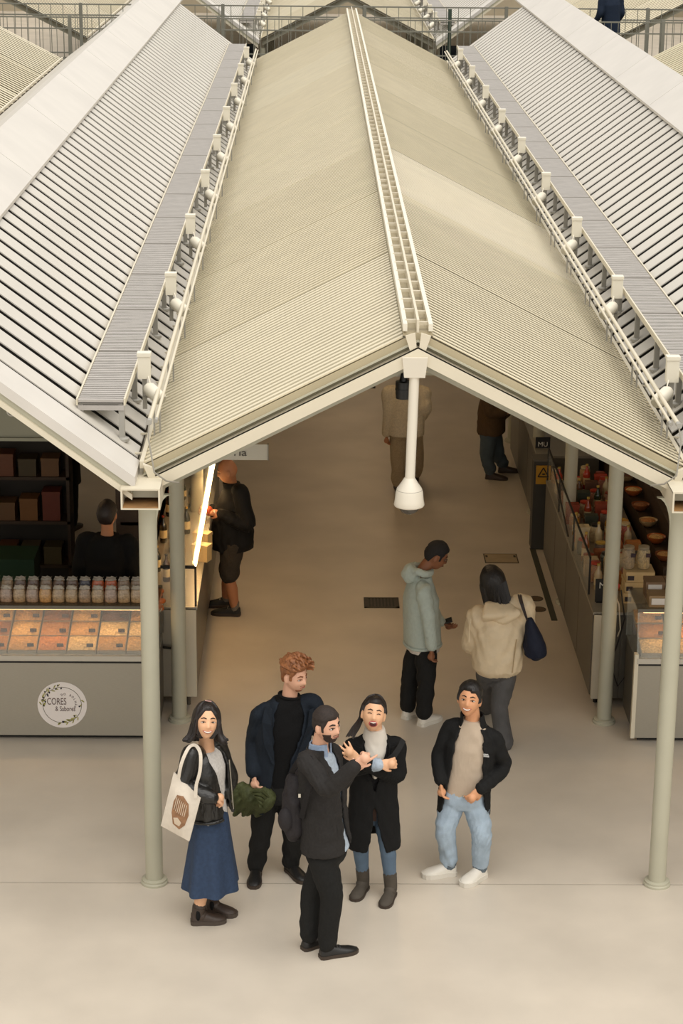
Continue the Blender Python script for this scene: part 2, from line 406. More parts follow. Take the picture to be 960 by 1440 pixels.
# ---- grating walkways on posts, lamps and conduits along the valleys
m_slats = MB()
PL = 1.48
for i in range(int(PL/.053)): m_slats.box(-.155, .155, i*.053+.006, i*.053+.036, -.02, 0)
m_slats = m_slats.mesh('grating_slats'); m_slats.materials.append(M_GRATE)
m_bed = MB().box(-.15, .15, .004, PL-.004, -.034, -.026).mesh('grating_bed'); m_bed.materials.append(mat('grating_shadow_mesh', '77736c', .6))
def walkway(side, y0, y1, label):
    S = (lambda x: x) if side == 'left' else mir
    xc = S(-1.455); z = 3.52; r = thing('grating_walkway', label, 'walkway', (xc, y0, 0)); n = int((y1-y0)/PL); s = 1 if side == 'left' else -1
    for k in range(n):
        o = link('grating_panel', m_slats, None, r, loc=(0, k*PL, z)); o['kind'] = 'stuff'
        link('grating_bed', m_bed, None, r, loc=(0, k*PL, z))
    for x in (-.163, .163): part('edge_rail', MB().box(xc+x-.006, xc+x+.006, y0, y0+n*PL, z-.04, z+.008), M_CREAM, r)
    part('end_beam', MB().box(xc-.16, xc+.16, y0, y0+.05, z-.075, z-.04), M_GRATE, r)
    zo = zr_(-1.455+.14); zi = zr_(-1.455-.14)
    mo = MB().box(s*.14-.02, s*.14+.02, -.02, .02, zo, z-.035).mesh('post'); mi = MB().box(-s*.14-.018, -s*.14+.018, -.02, .02, zi, z-.035).mesh('post')
    mf = MB().lathe([(.05, 0), (.05, .02), (.03, .03)], (s*.14, 0, zo), 12).mesh('post_foot')
    for k in range(int(n*PL/1.06)+1):
        for me, nm in ((mo, 'post'), (mi, 'post'), (mf, 'post_foot')): link(nm, me, M_POST, r, loc=(0, .03+k*1.06, 0))
walkway('left', 14.08, 41.0, 'grey grating walkway on posts beside left edge of beige roof')
walkway('right', 14.08, 41.0, 'grey grating walkway on posts beside right edge of beige roof')

def make_flood(sgn):
    r = thing('floodlight', '', 'floodlight', group='floodlights along the valleys')
    # transformer box on a short post, swivelling lamp head, cable
    b = MB(); b.box(-.045, .045, -.035, .035, .03, .20); b.box(-.05, .05, -.042, .042, .195, .222)
    part('transformer_box', b, M_WBOX, r, local=True)
    part('post', MB().box(-.016, .016, -.012, .012, -.20, .05), M_POST, r, local=True)
    hd = MB(); a = np.array((sgn*.02, -.06, -.02)); d = np.array((sgn*.115, -.10, -.075))
    hd.tube([a, a+.15*d, a+.85*d, a+d], [.035, .052, .052, .042], 14)
    part('lamp_head', hd, M_WBOX, r, True, local=True)
    part('lens', MB().tube([a+d*.99, a+d*1.05], [.04, .036], 14), mat('lamp_lens', 'b9b4a5', .2), r, local=True)
    part('yoke', MB().tube([(0, -.02, -.10), (sgn*.05, -.06, -.10), (sgn*.07, -.10, -.04)], .01, 6), M_POST, r, local=True)
    part('cable', MB().tube([(sgn*.03, -.04, .05), (sgn*.05, -.09, .0), (sgn*.05, -.11, -.05), (sgn*.09, -.12, -.10)], .006, 6), M_WBOX, r, True, local=True)
    return r
for side in ('left', 'right'):
    sg = 1 if side == 'left' else -1; p0 = make_flood(sg); X = -1.222 if side == 'left' else mir(-1.222)
    for k in range(9):
        o = p0 if k == 0 else dup(p0)
        o.location = (X, 14.95+k*2.96, 3.43); o['label'] = f'{ORD[k]} white floodlight and box from the front along {side} valley'
    S = (lambda x: x) if side == 'left' else mir
    for j, (xx, zz, rr, lab) in enumerate(((-1.115, 3.40, .016, 'thicker'), (-1.075, 3.385, .011, 'thinner'))):
        c = thing('conduit', f'{lab} cream conduit pipe running along the {side} valley', 'conduit', (S(xx), 14.0, zz))
        part('pipe', MB().cyl((S(xx), 13.98+.1*j, zz), (S(xx), 40.9, zz), rr, n=10), M_CREAM, c, True)
        part('end_cap', MB().cyl((S(xx), 13.93+.1*j, zz), (S(xx), 13.99+.1*j, zz), rr*1.25, n=10), M_POST, c, True)
        for k in range(18): part('clamp', MB().box(S(xx)-.006, S(xx)+.006, 14.4+k*1.48, 14.415+k*1.48, zz-.26, zz+.006), M_POST, c)
    c = solo('loose_cable', MB().tube([(S(-1.115), 13.97, 3.40), (S(-1.11), 13.80, 3.33), (S(-1.06), 13.62, 3.14), (S(-.98), 13.62, 3.08), (S(-.90), 13.68, 3.05)], .006, 6), M_CABLE, f'thin grey cable drooping from {side} conduit to the roof end plate', 'cable', smooth=True)

# ---- security camera on a drop pole
p = at(583, 505, Y=13.72); X = p[0]
sc_ = thing('security_camera', 'white dome security camera on a drop pole under the gable peak', 'security camera', (X, 13.72, 2.84))
M_SW = mat('security_white', 'ddd6c6', .35)
part('bracket', MB().hexa([(X-.07, 13.68, 3.79), (X+.07, 13.68, 3.79), (X+.07, 13.76, 3.79), (X-.07, 13.76, 3.79), (X-.085, 13.66, 3.93), (X+.085, 13.66, 3.93), (X+.085, 13.78, 3.93), (X-.085, 13.78, 3.93)]), M_SW, sc_)
part('pole', MB().tube([(X, 13.72, 3.80), (X-.016, 13.72, 3.06)], .034, 18), M_SW, sc_, True)
c0 = (X-.018, 13.72, 0)
part('housing', MB().lathe([(.035, 3.085), (.045, 3.07), (.06, 3.045), (.085, 3.01), (.093, 2.985), (.098, 2.93), (.105, 2.895), (.10, 2.885), (.07, 2.875)], c0, 28), M_SW, sc_, True)
part('seam_ring', MB().lathe([(.0865, 3.004), (.0885, 3.0), (.0885, 2.996), (.0865, 2.994)], c0, 28), M_CABLE, sc_)
part('dome', MB().lathe([(.068, 2.88), (.068, 2.865), (.055, 2.845), (.03, 2.83), (.002, 2.826)], c0, 24), mat('smoked_dome', '4b453d', .15), sc_, True)
p = at(567, 552, Y=14.25)
r = thing('spotlight', 'small black cylindrical spotlight behind the camera pole', 'spotlight', p)
part('can', MB().lathe([(.052, -.04), (.055, .0), (.055, .08), (.03, .085), (.02, .14)], p, 18), M_BLACKP, r, True)
part('fin', MB().lathe([(.058, .02), (.058, .03), (.054, .03), (.054, .02)], p, 18), M_BLACKP, r)
part('stem', MB().cyl((p[0], p[1], p[2]+.13), (p[0], p[1], 3.86), .012, n=8), M_BLACKP, r, True)
p = at(560, 520, Y=14.3)
r = thing('exit_sign', 'green emergency exit sign box behind the gable peak', 'exit sign', p)
part('case', MB().box(p[0]-.02, p[0]+.12, p[1], p[1]+.06, p[2]-.05, p[2]+.07), M_SW, r)
part('green_face', MB().box(p[0]-.10, p[0]-.02, p[1]+.01, p[1]+.05, p[2]-.04, p[2]+.04), mat('exit_green', '1f7a46', .4, emit=.15), r)
part('hanger', MB().cyl((p[0]+.03, p[1]+.03, p[2]+.06), (p[0]+.03, p[1]+.03, 3.85), .012, n=8), M_SW, r)

# ---- warm linear lamps under the ridge (hidden from here by the roof, they light the passage)
M_LED = mat('warm_led', 'ffd9a0', .4, emit=6)
for k in range(8):
    y = Y0+BAY*(k+1.0)+.5
    r = thing('linear_lamp', f'{ORD[k]} warm linear lamp under the ridge counted from the front', 'lamp', (XC, y, 3.45), 'ridge lamps')
    part('housing', MB().box(XC-.05, XC+.05, y-.6, y+.6, 3.46, 3.52), M_CREAM, r); part('tube', MB().box(XC-.03, XC+.03, y-.58, y+.58, 3.445, 3.46), M_LED, r)
    for s in (-.4, .4): part('hanger', MB().cyl((XC, y+s, 3.52), (XC, y+s, 4.0), .006, n=6), M_CREAM, r)
    L = bpy.data.lights.new('lamp_light', 'AREA'); L.shape = 'RECTANGLE'; L.size = .3; L.size_y = 1.4; L.energy = 10; L.color = (1, .70, .40)
    lo = bpy.data.objects.new('lamp_light', L); COL.objects.link(lo); lo.parent = r; lo.location = (0, 0, -.03)

# ================================================================== back of the market: bridge and second block
for side in (-1, 1):
    xc = XC+side*(2*(3.0+XC))*1.0
    passage_roof(xc, YF, YB, f'neighbouring beige louvred roof at the far {"left" if side < 0 else "right"} edge', front=False, pitch=.2)
br = thing('footbridge', 'railed footbridge crossing behind the roofs', 'footbridge', (XC, 44.1, 2.8))
part('deck', MB().box(-12, 14, 43.0, 45.3, 2.68, 2.8), mat('bridge_deck', '4c4b42', .7, noise=(3, .1)), br)
for k in range(9): part('pier', MB().box(-11.5+k*3, -11.2+k*3, 43.9, 44.3, 0, 2.68), M_STEELP, br)
M_RAIL = mat('grey_green_rail', '7d7c70', .5)
def fence(y, top, pitch, label, th):
    r = thing('railing', label, 'railing', (XC, y, 2.8))
    for z in (2.9, top-.22, top): part('rail', MB().box(-12, 14, y-.015, y+.015, z-.014, z+.014), M_RAIL, r)
    mb = MB()
    for k in range(int(26/pitch)): mb.box(-12+k*pitch-th, -12+k*pitch+th, y-th, y+th, 2.8, top)
    part('balusters', mb, M_RAIL, r, kind='stuff')
    for k in range(9): part('post', MB().box(-10.8+k*2.96-.035, -10.8+k*2.96+.035, y-.03, y+.03, 2.8, top+.03), M_RAIL, r)
fence(43.1, 3.79, .14, 'nearer grey metal railing of the footbridge', .006)
fence(45.2, 3.89, .25, 'farther grey metal railing of the footbridge', .007)
p = at(632, 40, Y=43.3)
solo('green_post', MB().box(p[0]-.035, p[0]+.035, 43.28, 43.35, 2.8, 4.0), mat('dark_green_paint', '2f3f33', .5), 'dark green post standing on footbridge right of the ridge', 'post')
Y2, Y2B = 46.0, 90.
passage_roof(XC, Y2, Y2B, 'beige louvred roof of second block beyond the footbridge', front=False, pitch=.25)
for side in ('left', 'right'):
    stall_roof(side, Y2-.3, Y2B, f'grey boarded roof of second block beyond the footbridge on {side}', boards=False)
    sgm = -1 if side == 'left' else 1
    passage_roof(XC+sgm*2*(3.0+XC), Y2, Y2B, f'outer beige roof of second block at far {side}', front=False, pitch=.25)
    walkway(side, Y2+.4, Y2B-.5, f'grating walkway of second block on {side} valley')
    p0 = make_flood(1 if side == 'left' else -1); X = -1.222 if side == 'left' else mir(-1.222)
    for k in range(4):
        o = p0 if k == 0 else dup(p0)
        o.location = (X, Y2+1.2+k*2.2, 3.43); o['label'] = f'{ORD[k]} floodlight along {side} valley of second block beyond bridge'
    for k in range(5):
        for nm, X in (('inner', -1.122 if side == 'left' else mir(-1.122)), ('outer', -4.9 if side == 'left' else mir(-4.9))):
            r = thing('column', f'{ORD[k]} {nm} column of second block on {side} beyond the footbridge', 'column', (X, Y2+.2+k*BAY, 0), 'columns of the second block')
            link('shaft', m_col, M_STEELP, r); link('base_flange', m_base, M_STEELP, r)
    r = thing('stall_opening_shade', f'dark panes standing for the shaded opening under second block roof on {side}', 'shading', (-3 if side == 'left' else mir(-3), Y2+.4, 0))  # dark panes stand in for the shade inside the open gable fronts
    S = (lambda x: x) if side == 'left' else mir
    for k in range(4):
        xa = -1.3-.9*k; part('shade_pane', MB().box(min(S(xa), S(xa-.86)), max(S(xa), S(xa-.86)), Y2+.38, Y2+.42, .1, 3.0), mat('opening_shade', '20262a', .15), r)
        part('mullion', MB().box(S(xa+.02)-.02, S(xa+.02)+.02, Y2+.36, Y2+.44, 0, 3.02), M_STEELP, r)

# ---- courtyard walls closing the market hall
M_WALL = mat('rendered_courtyard_wall', 'b4a993', .8, noise=(2, .06))
solo('wall_back', MB().box(-15.5, 17.5, 94, 94.4, 0, 9), M_WALL, None, None, kind='structure')
solo('wall_left', MB().box(-15.9, -15.5, 2, 94.4, 0, 9), M_WALL, None, None, kind='structure')
solo('wall_right', MB().box(17.5, 17.9, 2, 94.4, 0, 9), M_WALL, None, None, kind='structure')
# ================================================================== stalls
M_NUT = [mat('nuts_%d' % i, c, .6, noise=(70, .45), bump=(80, .6)) for i, c in enumerate(('b98a4e', 'c59a5c', 'a8733f', '8a5a36', 'd3b27a', '6a4a3a', 'c07a3e', 'cbb084'))]
NUTN = ['golden', 'light tan', 'brown', 'dark brown', 'pale yellow', 'very dark', 'orange brown', 'cream']
M_TRAY = mat('tray_edge', '9a8f7c', .4, metal=.3)
def nut_tray(x0, x1, y0, y1, z0, z1, c, label):
    """sloping tray from (y0,z0) up to (y1,z1) with a heaped filling"""
    r = thing('nut_tray', label, 'tray', ((x0+x1)/2, y0, z0))
    P = lambda x, t, h: (x, y0+(y1-y0)*t, z0+(z1-z0)*t+h)
    part('tray', MB().hexa([P(x0, 0, -.03), P(x1, 0, -.03), P(x1, 1, -.03), P(x0, 1, -.03), P(x0, 0, 0), P(x1, 0, 0), P(x1, 1, 0), P(x0, 1, 0)]), M_TRAY, r)
    n = 7; vs = []; fs = []
    for i in range(n):
        for j in range(n):
            u, v = i/(n-1), j/(n-1); edge = min(u, 1-u, v, 1-v)
            h = .004+.03*min(1, edge*4)+random.uniform(-.006, .006)*(edge > 0)
            vs.append(P(x0+.006+(x1-x0-.012)*u, .03+.94*v, h))
    for i in range(n-1):
        for j in range(n-1): fs.append((i*n+j, (i+1)*n+j, (i+1)*n+j+1, i*n+j+1))
    part('heap', MB().add(vs, fs), M_NUT[c], r, True)
    part('price_card', MB().hexa([P(x1-.075, .04, .03), P(x1-.02, .04, .03), P(x1-.02, .06, .03), P(x1-.075, .06, .03), P(x1-.075, .04, .06), P(x1-.02, .04, .06), P(x1-.02, .06, .06), P(x1-.075, .06, .06)]), mat('dark_price_card', '3a2d2a', .5), r)

def front_counter(xl, xr, yf, label, glass_label):
    r = thing('display_counter', label, 'counter', ((xl+xr)/2, yf+.4, 0))
    part('base_front', MB().box(xl, xr, yf, yf+.03, .05, .70), M_INOX, r, label='brushed steel front panel')
    part('body', MB().box(xl+.01, xr-.01, yf+.03, yf+.67, .06, .72), M_INOXD, r)
    if xl > 0: part('pale_edge', MB().box(xl-.02, xl+.012, yf-.01, yf+.05, .05, .80), M_CREAM, r)
    part('plinth', MB().box(xl+.05, xr-.05, yf+.08, yf+.62, .0, .06), M_DARK, r)
    part('front_rail', MB().box(xl, xr, yf-.015, yf+.04, .72, .765), mat('bright_steel_rail', 'c9c5ba', .25, metal=.6), r)
    part('rail_groove', MB().box(xl, xr, yf-.006, yf+.04, .70, .722), M_DARK, r)
    g = part('glass_front', MB().hexa([(xl, yf+.0, .765), (xr, yf+.0, .765), (xr, yf+.006, .765), (xl, yf+.006, .765), (xl, yf+.09, 1.15), (xr, yf+.09, 1.15), (xr, yf+.096, 1.15), (xl, yf+.096, 1.15)]), M_GLASS, r)
    part('glass_shelf', MB().box(xl, xr, yf+.09, yf+.62, 1.15, 1.165), mat('smoky_glass_shelf', '57503f', .08, alpha=.55), r)
    part('shelf_edge', MB().box(xl, xr, yf+.082, yf+.09, 1.14, 1.17), M_INOXD, r)
    part('back_panel', MB().box(xl, xr, yf+.655, yf+.67, .72, 1.13), mat('counter_back_dark', '4b443a', .5) if xl < 0 else M_GLASS, r)
    for x in (xl, xr-.012):
        part('glass_side', MB().hexa([(x, yf+.01, .72), (x+.012, yf+.01, .72), (x+.012, yf+.65, .72), (x, yf+.65, .72), (x, yf+.09, 1.15), (x+.012, yf+.09, 1.15), (x+.012, yf+.64, 1.15), (x, yf+.64, 1.15)]), M_GLASS, r)
    lamp = part('strip_light', MB().box(xl+.05, xr-.05, yf+.11, yf+.135, 1.125, 1.145), mat('counter_led', 'ffce8a', .4, emit=3), r)
    L = bpy.data.lights.new('counter_light', 'AREA'); L.shape = 'RECTANGLE'; L.size = (xr-xl)*.9; L.size_y = .05; L.energy = 3.8*(xr-xl)/2; L.color = (1, .66, .34)
    lo = bpy.data.objects.new('counter_light', L); COL.objects.link(lo); lo.parent = r; lo.location = (0, -.25, 1.12); lo.rotation_euler = (math.radians(25), 0, 0)
    return r
YFC = 16.28
cL = front_counter(-3.9, -1.262, YFC, 'steel display counter with round olive-wreath sticker on the left', '')
cR = front_counter(2.70, 5.2, YFC, 'steel display counter with nut trays at right edge', '')
# trays, left: three rows climbing to the back
nm = {0: 'front', 1: 'middle', 2: 'back'}
for row in range(3):
    for k in range(9):
        w_ = .245; x1 = -1.29-k*w_; c = [1, 0, 4, 6, 0, 2, 1, 3, 0][(k+row*2) % 9]
        if row == 2 and k == 1: c = 5
        if row == 1 and k == 1: c = 4
        nut_tray(x1-w_+.008, x1, YFC+.04+row*.2, YFC+.23+row*.2, .79+row*.055, .845+row*.055, c, f'{NUTN[c]} nut tray, {ORD[k]} from right in {nm[row]} row of left counter')
for row in range(3):
    for k in range(5):
        w_ = .25; x0 = 2.74+k*w_; c = [4, 2, 0][row] if k % 2 == 0 else [1, 6, 2][row]
        nut_tray(x0, x0+w_-.008, YFC+.04+row*.2, YFC+.23+row*.2, .79+row*.06, .845+row*.06, c, f'{NUTN[c]} nut tray, {ORD[k]} from left in {nm[row]} row of right counter')
# round sticker
sx, sy, sz, sr = -2.065, YFC-.004, .325, .205
st = thing('round_sticker', 'round white sticker with olive wreath on left counter front', 'sticker', (sx, sy, sz))
def disc(x, y, z, rx, rz, th, a=0., n=10):
    pr = [(rx*math.cos(2*math.pi*i/n), rz*math.sin(2*math.pi*i/n)) for i in range(n)]; ca, sa = math.cos(a), math.sin(a)
    return MB().extr(pr, lambda p, k: (x+p[0]*ca-p[1]*sa, y-(th if k else 0), z+p[0]*sa+p[1]*ca))
part('disc', disc(sx, sy+.003, sz, sr, sr, .003, n=48), mat('sticker_white', 'e6dfda', .45), st)
M_TXT = mat('sticker_text', '6b5a55', .6); M_LEAF = mat('olive_leaf', '8d8a3c', .6); M_LEAF2 = mat('olive_leaf_pale', 'a9a25c', .6); M_OLV = mat('olive_fruit', '2b2530', .5); M_STEM = mat('wreath_stem', '6a6552', .6)
mbs = MB(); R0 = sr*.78
mbs.tube([(sx+R0*math.cos(t*.1309), sy-.001, sz+R0*math.sin(t*.1309)) for t in range(49)], .0022, 4); part('wreath_ring', mbs, M_STEM, st)
for i in range(46):
    d = random.choice([random.uniform(95, 190), random.uniform(75, 190), random.uniform(255, 300), random.uniform(-60, 15)]) if i else 100
    t = math.radians(d); s_ = random.choice((-1, 1)); rr = R0+s_*random.uniform(.006, .022)
    x, z = sx+rr*math.cos(t), sz+rr*math.sin(t)
    if i % 3 == 0: part('olive', disc(x, sy, z, .0085, .0065, .003, t+s_*.6, 8), M_OLV, st)
    else: part('leaf', disc(x, sy, z, .017, .005, .0025, t+math.pi/2+s_*.7, 8), M_LEAF if i % 2 else M_LEAF2, st)
lettering('CORES', .085, (sx-.045, sy-.002, sz+.03), M_TXT, st, .62)
lettering('& Sabores', .062, (sx+.025, sy-.002, sz-.035), M_TXT, st, .66)
for i, ch in enumerate('DO BOLHÃO'):
    if ch == ' ': continue
    t = math.radians(112-i*17); lettering(ch, .026, (sx+.03+.082*math.cos(t), sy-.002, sz+.015+.082*math.sin(t)), M_TXT, st, .9, rot=-(t-math.pi/2)*-1 if False else (math.pi/2-t))

# bags of nuts standing in two rows on the left shelf
M_CELLO = mat('cellophane_top', 'a39b8d', .2, spec=.8, bump=(60, .5))
bagcol = [mat('bag_fill_%d' % i, c, .25, noise=(60, .35), bump=(50, .4), coat=.5) for i, c in enumerate(('8f7a63', 'a08a6c', '77604a', 'b08a5a', 'c0623a', '3b3b48', '9a8676', '6c5547'))]
BN = ['grey brown', 'tan', 'dark brown', 'honey', 'orange', 'dark blue', 'taupe', 'chestnut']
def make_bag(ci):
    r = thing('nut_bag', '', 'bag', group='cellophane bags on the left shelf'); b = MB(); rings = []
    for (w_, d, z) in ((.04, .028, .0), (.05, .036, .008), (.053, .04, .05), (.051, .036, .09), (.042, .024, .112)):
        rings.append([(w_*np.sign(math.cos(t))*abs(math.cos(t))**.6, d*np.sign(math.sin(t))*abs(math.sin(t))**.6, z) for t in np.linspace(0, 2*math.pi, 14, endpoint=False)])
    b.loft(rings); part('filled_pouch', b, bagcol[ci], r, True, local=True)
    t = MB(); rings = []
    for (w_, d, z, ph) in ((.043, .022, .108, 0), (.038, .014, .118, .3), (.036, .010, .128, .9), (.042, .012, .140, 1.6)):
        rings.append([(w_*math.cos(q)*(1+.25*math.sin(3*q+ph)), d*math.sin(q)*(1+.3*math.cos(4*q+ph)), z+.006*math.sin(5*q+ph)) for q in np.linspace(0, 2*math.pi, 14, endpoint=False)])
    t.loft(rings); part('crimped_top', t, M_CELLO, r, local=True)
    return r
protos = {}; CNT = ORD+['thirteenth', 'fourteenth', 'fifteenth', 'sixteenth', 'seventeenth']
for row in range(2):
    for k in range(17):
        ci = random.choice([0, 1, 2, 6, 7, 0, 1]) if row else random.choice([1, 3, 0, 6, 7, 1])
        if row and k in (3, 4, 5): ci = {3: 4, 4: 4, 5: 5}[k]
        if ci in protos: o = dup(protos[ci])
        else: o = protos[ci] = make_bag(ci)
        o.location = (-1.335-k*.108-row*.02, YFC+.20+row*.22, 1.165); o.rotation_euler = (0, 0, random.uniform(-.15, .15))
        o['label'] = f'{BN[ci]} cellophane nut bag, {CNT[k]} from right in {"back" if row else "front"} row on left shelf'

# sign boards
M_SIGN = mat('sage_sign_board', '8c8b78', .5); M_SIGNT = mat('sign_letter_white', 'd8d6cb', .5)
p0 = at(0, 612, Y=16.9)
r = thing('stall_sign', 'sage sign board with white lettering above left counter', 'sign', (-3, 16.9, 2.45))
part('board', MB().box(-4.6, -1.3, 16.9, 16.94, 2.455, 2.95), M_SIGN, r)
part('frame_rail', MB().box(-4.6, -1.3, 16.88, 16.95, 2.43, 2.457), M_SIGN, r)
pt = at(8, 580, Y=16.89); lettering('Cores', .115, (pt[0]-.0, 16.895, pt[2]), M_SIGNT, r, 1.05, 'LEFT')
for x in (-4.3, -1.5): part('hanger', MB().cyl((x, 16.92, 2.94), (x, 16.92, 3.25), .012, n=8), M_STEELP, r)
a = at(376, 625, Y=16.45); b = at(376, 647, Y=16.45)
r = thing('hanging_sign', 'white hanging sign ending in dark letters at left of passage', 'sign', (a[0]-.45, 16.45, b[2]))
part('board', MB().box(a[0]-.62, a[0], 16.45, 16.48, b[2], a[2]), mat('sign_white', 'c9c4b4', .5), r)
part('sign_edge', MB().box(a[0], a[0]+.008, 16.44, 16.49, b[2], a[2]), M_CABLE, r)
p = at(347, 637, Y=16.44); lettering('tória', .088, (p[0], 16.445, p[2]), mat('sign_dark_letter', '4a443c', .6), r, 1.2, 'RIGHT')
for x in (a[0]-.5, a[0]-.15): part('hanger', MB().cyl((x, 16.465, a[2]), (x, Y0+BAY, 3.07), .008, n=6), M_STEELP, r)

# ---------------- left side counter facing the passage
cs = thing('side_counter', 'steel glass-topped side counter on left of passage under slanted light tube', 'counter', (-1.2, 19, 0))
XA, XB, YA, YZ = -1.44, -.985, 16.98, 21.6
part('end_panel', MB().box(XB-.11, XB, YA-.02, YA+.01, .12, .93), M_CREAM, cs); part('end_panel', MB().box(XB-.36, XB-.13, YA-.02, YA+.01, .12, .93), M_INOX, cs)
part('body', MB().box(XA, XB-.005, YA+.01, YZ, .12, .92), M_INOXD, cs)
for (x, y) in ((XA+.06, YA+.1), (XB-.08, YA+.1), (XA+.06, YZ-.1), (XB-.08, YZ-.1), (XB-.08, (YA+YZ)/2)): part('leg', MB().cyl((x, y, 0), (x, y, .12), .018, n=10), M_INOXD, cs)
part('worktop', MB().box(XA, XB+.01, YA-.02, YZ, .92, .945), M_INOX, cs)
part('glass_side', MB().box(XB, XB+.006, YA+.02, YZ, .945, 1.30), M_GLASS, cs)
part('glass_end', MB().box(XB-.3, XB, YA+.01, YA+.016, .945, 1.30), M_GLASS, cs)
part('glass_top', MB().box(XB-.3, XB+.006, YA+.01, YZ, 1.30, 1.308), M_GLASS, cs)
part('corner_frame', MB().box(XB-.012, XB+.006, YA, YA+.018, .945, 1.30), M_DARK, cs)
part('top_frame', MB().box(XB-.3, XB+.006, YA, YA+.016, 1.285, 1.31), M_DARK, cs)
a = at(275, 795, Z=1.33); b = at(304, 636, Z=1.33)
lt = thing('light_tube', 'glowing warm light tube along top of left side counter', 'lamp', ((a[0]+b[0])/2, (a[1]+b[1])/2, 1.31))
part('tube', MB().cyl(a, b, .009, n=10), mat('tube_glow', 'ffdca0', .4, emit=9), lt); part('clip', MB().box(b[0]-.02, b[0]+.05, b[1]-.02, b[1]+.02, 1.315, 1.33), M_INOX, lt)
L = bpy.data.lights.new('tube_light', 'AREA'); L.shape = 'RECTANGLE'; L.size = .04; L.size_y = 3.2; L.energy = 16; L.color = (1, .62, .28)
lo = bpy.data.objects.new('tube_light', L); COL.objects.link(lo); lo.parent = lt; lo.location = (-.02, 0, .0)
# cable and pouch between column and counter
solo('loose_cable', MB().tube([(-1.36, 16.95, .60), (-1.25, 16.93, .585), (-1.12, 16.94, .57)], .012, 6), M_DARK, 'dark cable across the end of left side counter', 'cable', smooth=True)
p = at(224, 860, Y=16.9)
r = thing('dried_fruit_garland', 'orange dried fruit bunch hanging beside nearest left column', 'garland', (p[0], 16.9, p[2]-.2))
for i in range(7):
    r_ = part('fruit_slice', MB().ell((p[0]+random.uniform(-.03, .03), 16.9+random.uniform(-.02, .02), p[2]+.02+i*.028), (.035, .02, .026)), mat('orange_slice', 'b5622a', .5, noise=(30, .3)), r, True)
part('husk', MB().tube([(p[0]-.01, 16.9, p[2]), (p[0]-.03, 16.9, p[2]-.1), (p[0]-.01, 16.9, p[2]-.27)], [.012, .03, .006], 8), mat('corn_husk', 'c08c42', .6), r, True)
part('string', MB().tube([(p[0]+.03, 16.9, p[2]+.1), (p[0]+.02, 16.9, p[2]+.02), (p[0]-.01, 16.9, p[2]-.02)], .004, 5), M_CREAM, r)

# goods
def bottle(x, y, z, h, rad, col, label, cat='bottle', cap='4a3b2a', name='bottle', group=None):
    r = thing(name, label, cat, (x, y, z), group)
    part('glass_body', MB().lathe([(rad*.9, 0), (rad, .01), (rad, h*.6), (rad*.85, h*.68), (rad*.35, h*.8), (rad*.32, h*.95)], (x, y, z), 14), mat('bottle_'+col, col, .15, coat=.6), r, True)
    part('stopper', MB().lathe([(rad*.38, h*.93), (rad*.38, h), (rad*.1, h)], (x, y, z), 12), mat('cap_'+cap, cap, .4), r, True)
    part('paper_label', MB().lathe([(rad*1.01, h*.18), (rad*1.015, h*.2), (rad*1.015, h*.45), (rad*1.01, h*.47)], (x, y, z), 14), mat('bottle_label', 'cbb98f', .6), r, True)
def jar(x, y, z, h, rad, col, label, lid='9a8c72', noise_=60, group=None):
    r = thing('jar', label, 'jar', (x, y, z), group)
    part('filling', MB().lathe([(rad*.8, .004), (rad*.95, .02), (rad*.95, h*.78), (rad*.8, h*.86)], (x, y, z), 18), mat('fill_'+col, col, .5, noise=(noise_, .4)), r, True)
    part('glass_wall', MB().lathe([(rad*.85, 0), (rad, .018), (rad, h*.8), (rad*.78, h*.9), (rad*.78, h*.94)], (x, y, z), 18), M_GLASS, r, True)
    part('lid', MB().lathe([(rad*.82, h*.9), (rad*.82, h), (rad*.76, h*1.01), (.002, h*1.01)], (x, y, z), 18), mat('lid_'+lid, lid, .4), r, True)
def carton(x0, x1, y0, y1, z0, z1, col, label, tagc=None, rz=0, cat='box', name='carton'):
    cx, cy = (x0+x1)/2, (y0+y1)/2; r = thing(name, label, cat, (cx, cy, z0)); m_ = mat('carton_'+col, col, .6, noise=(8, .06))
    h = z1-z0; part('case', MB().box(x0, x1, y0, y1, z0, z1-.012), m_, r); part('lid', MB().box(x0-.004, x1+.004, y0-.004, y1+.004, z1-.03, z1), m_, r)
    if tagc: part('tag', MB().box(x0+.01, x0+.065, y0-.008, y0-.004, z1-.075, z1-.035), mat('tag_'+tagc, tagc, .5), r)
    r.rotation_euler = (0, 0, rz)
    return r
cols = ['1d1a14', '2a2417', '5a4a18', '20241a', '3a1f14']
for i in range(14):
    y = 17.35+i*.27; x = -1.18-.1*(i % 3); h = random.uniform(.2, .3)
    bottle(x, y, .945, h, .034, random.choice(cols), f'dark bottle number {i+1} from the front on the left side counter'.replace('number %d' % (i+1), ORD[i] if i < 12 else ['thirteenth', 'fourteenth'][i-12]), cap=random.choice(['b08a2e', '2a2a2a', '8a2a1c']), group='bottles on the left side counter')
for i, (px, py) in enumerate(((287, 755), (286, 772))):
    p = at(px, py, Z=1.05); carton(p[0]-.09, p[0]+.06, p[1]-.05, p[1]+.05, .945, 1.10-.0*i, 'c8ad7a', ('farther' if i == 0 else 'nearer')+' cream carton under the light tube on left counter', rz=-.4)
p = at(289, 712, Y=18.9)
for i in range(10):
    x = -1.16-.12*(i % 2)-.02; y = 16.3+i*.0
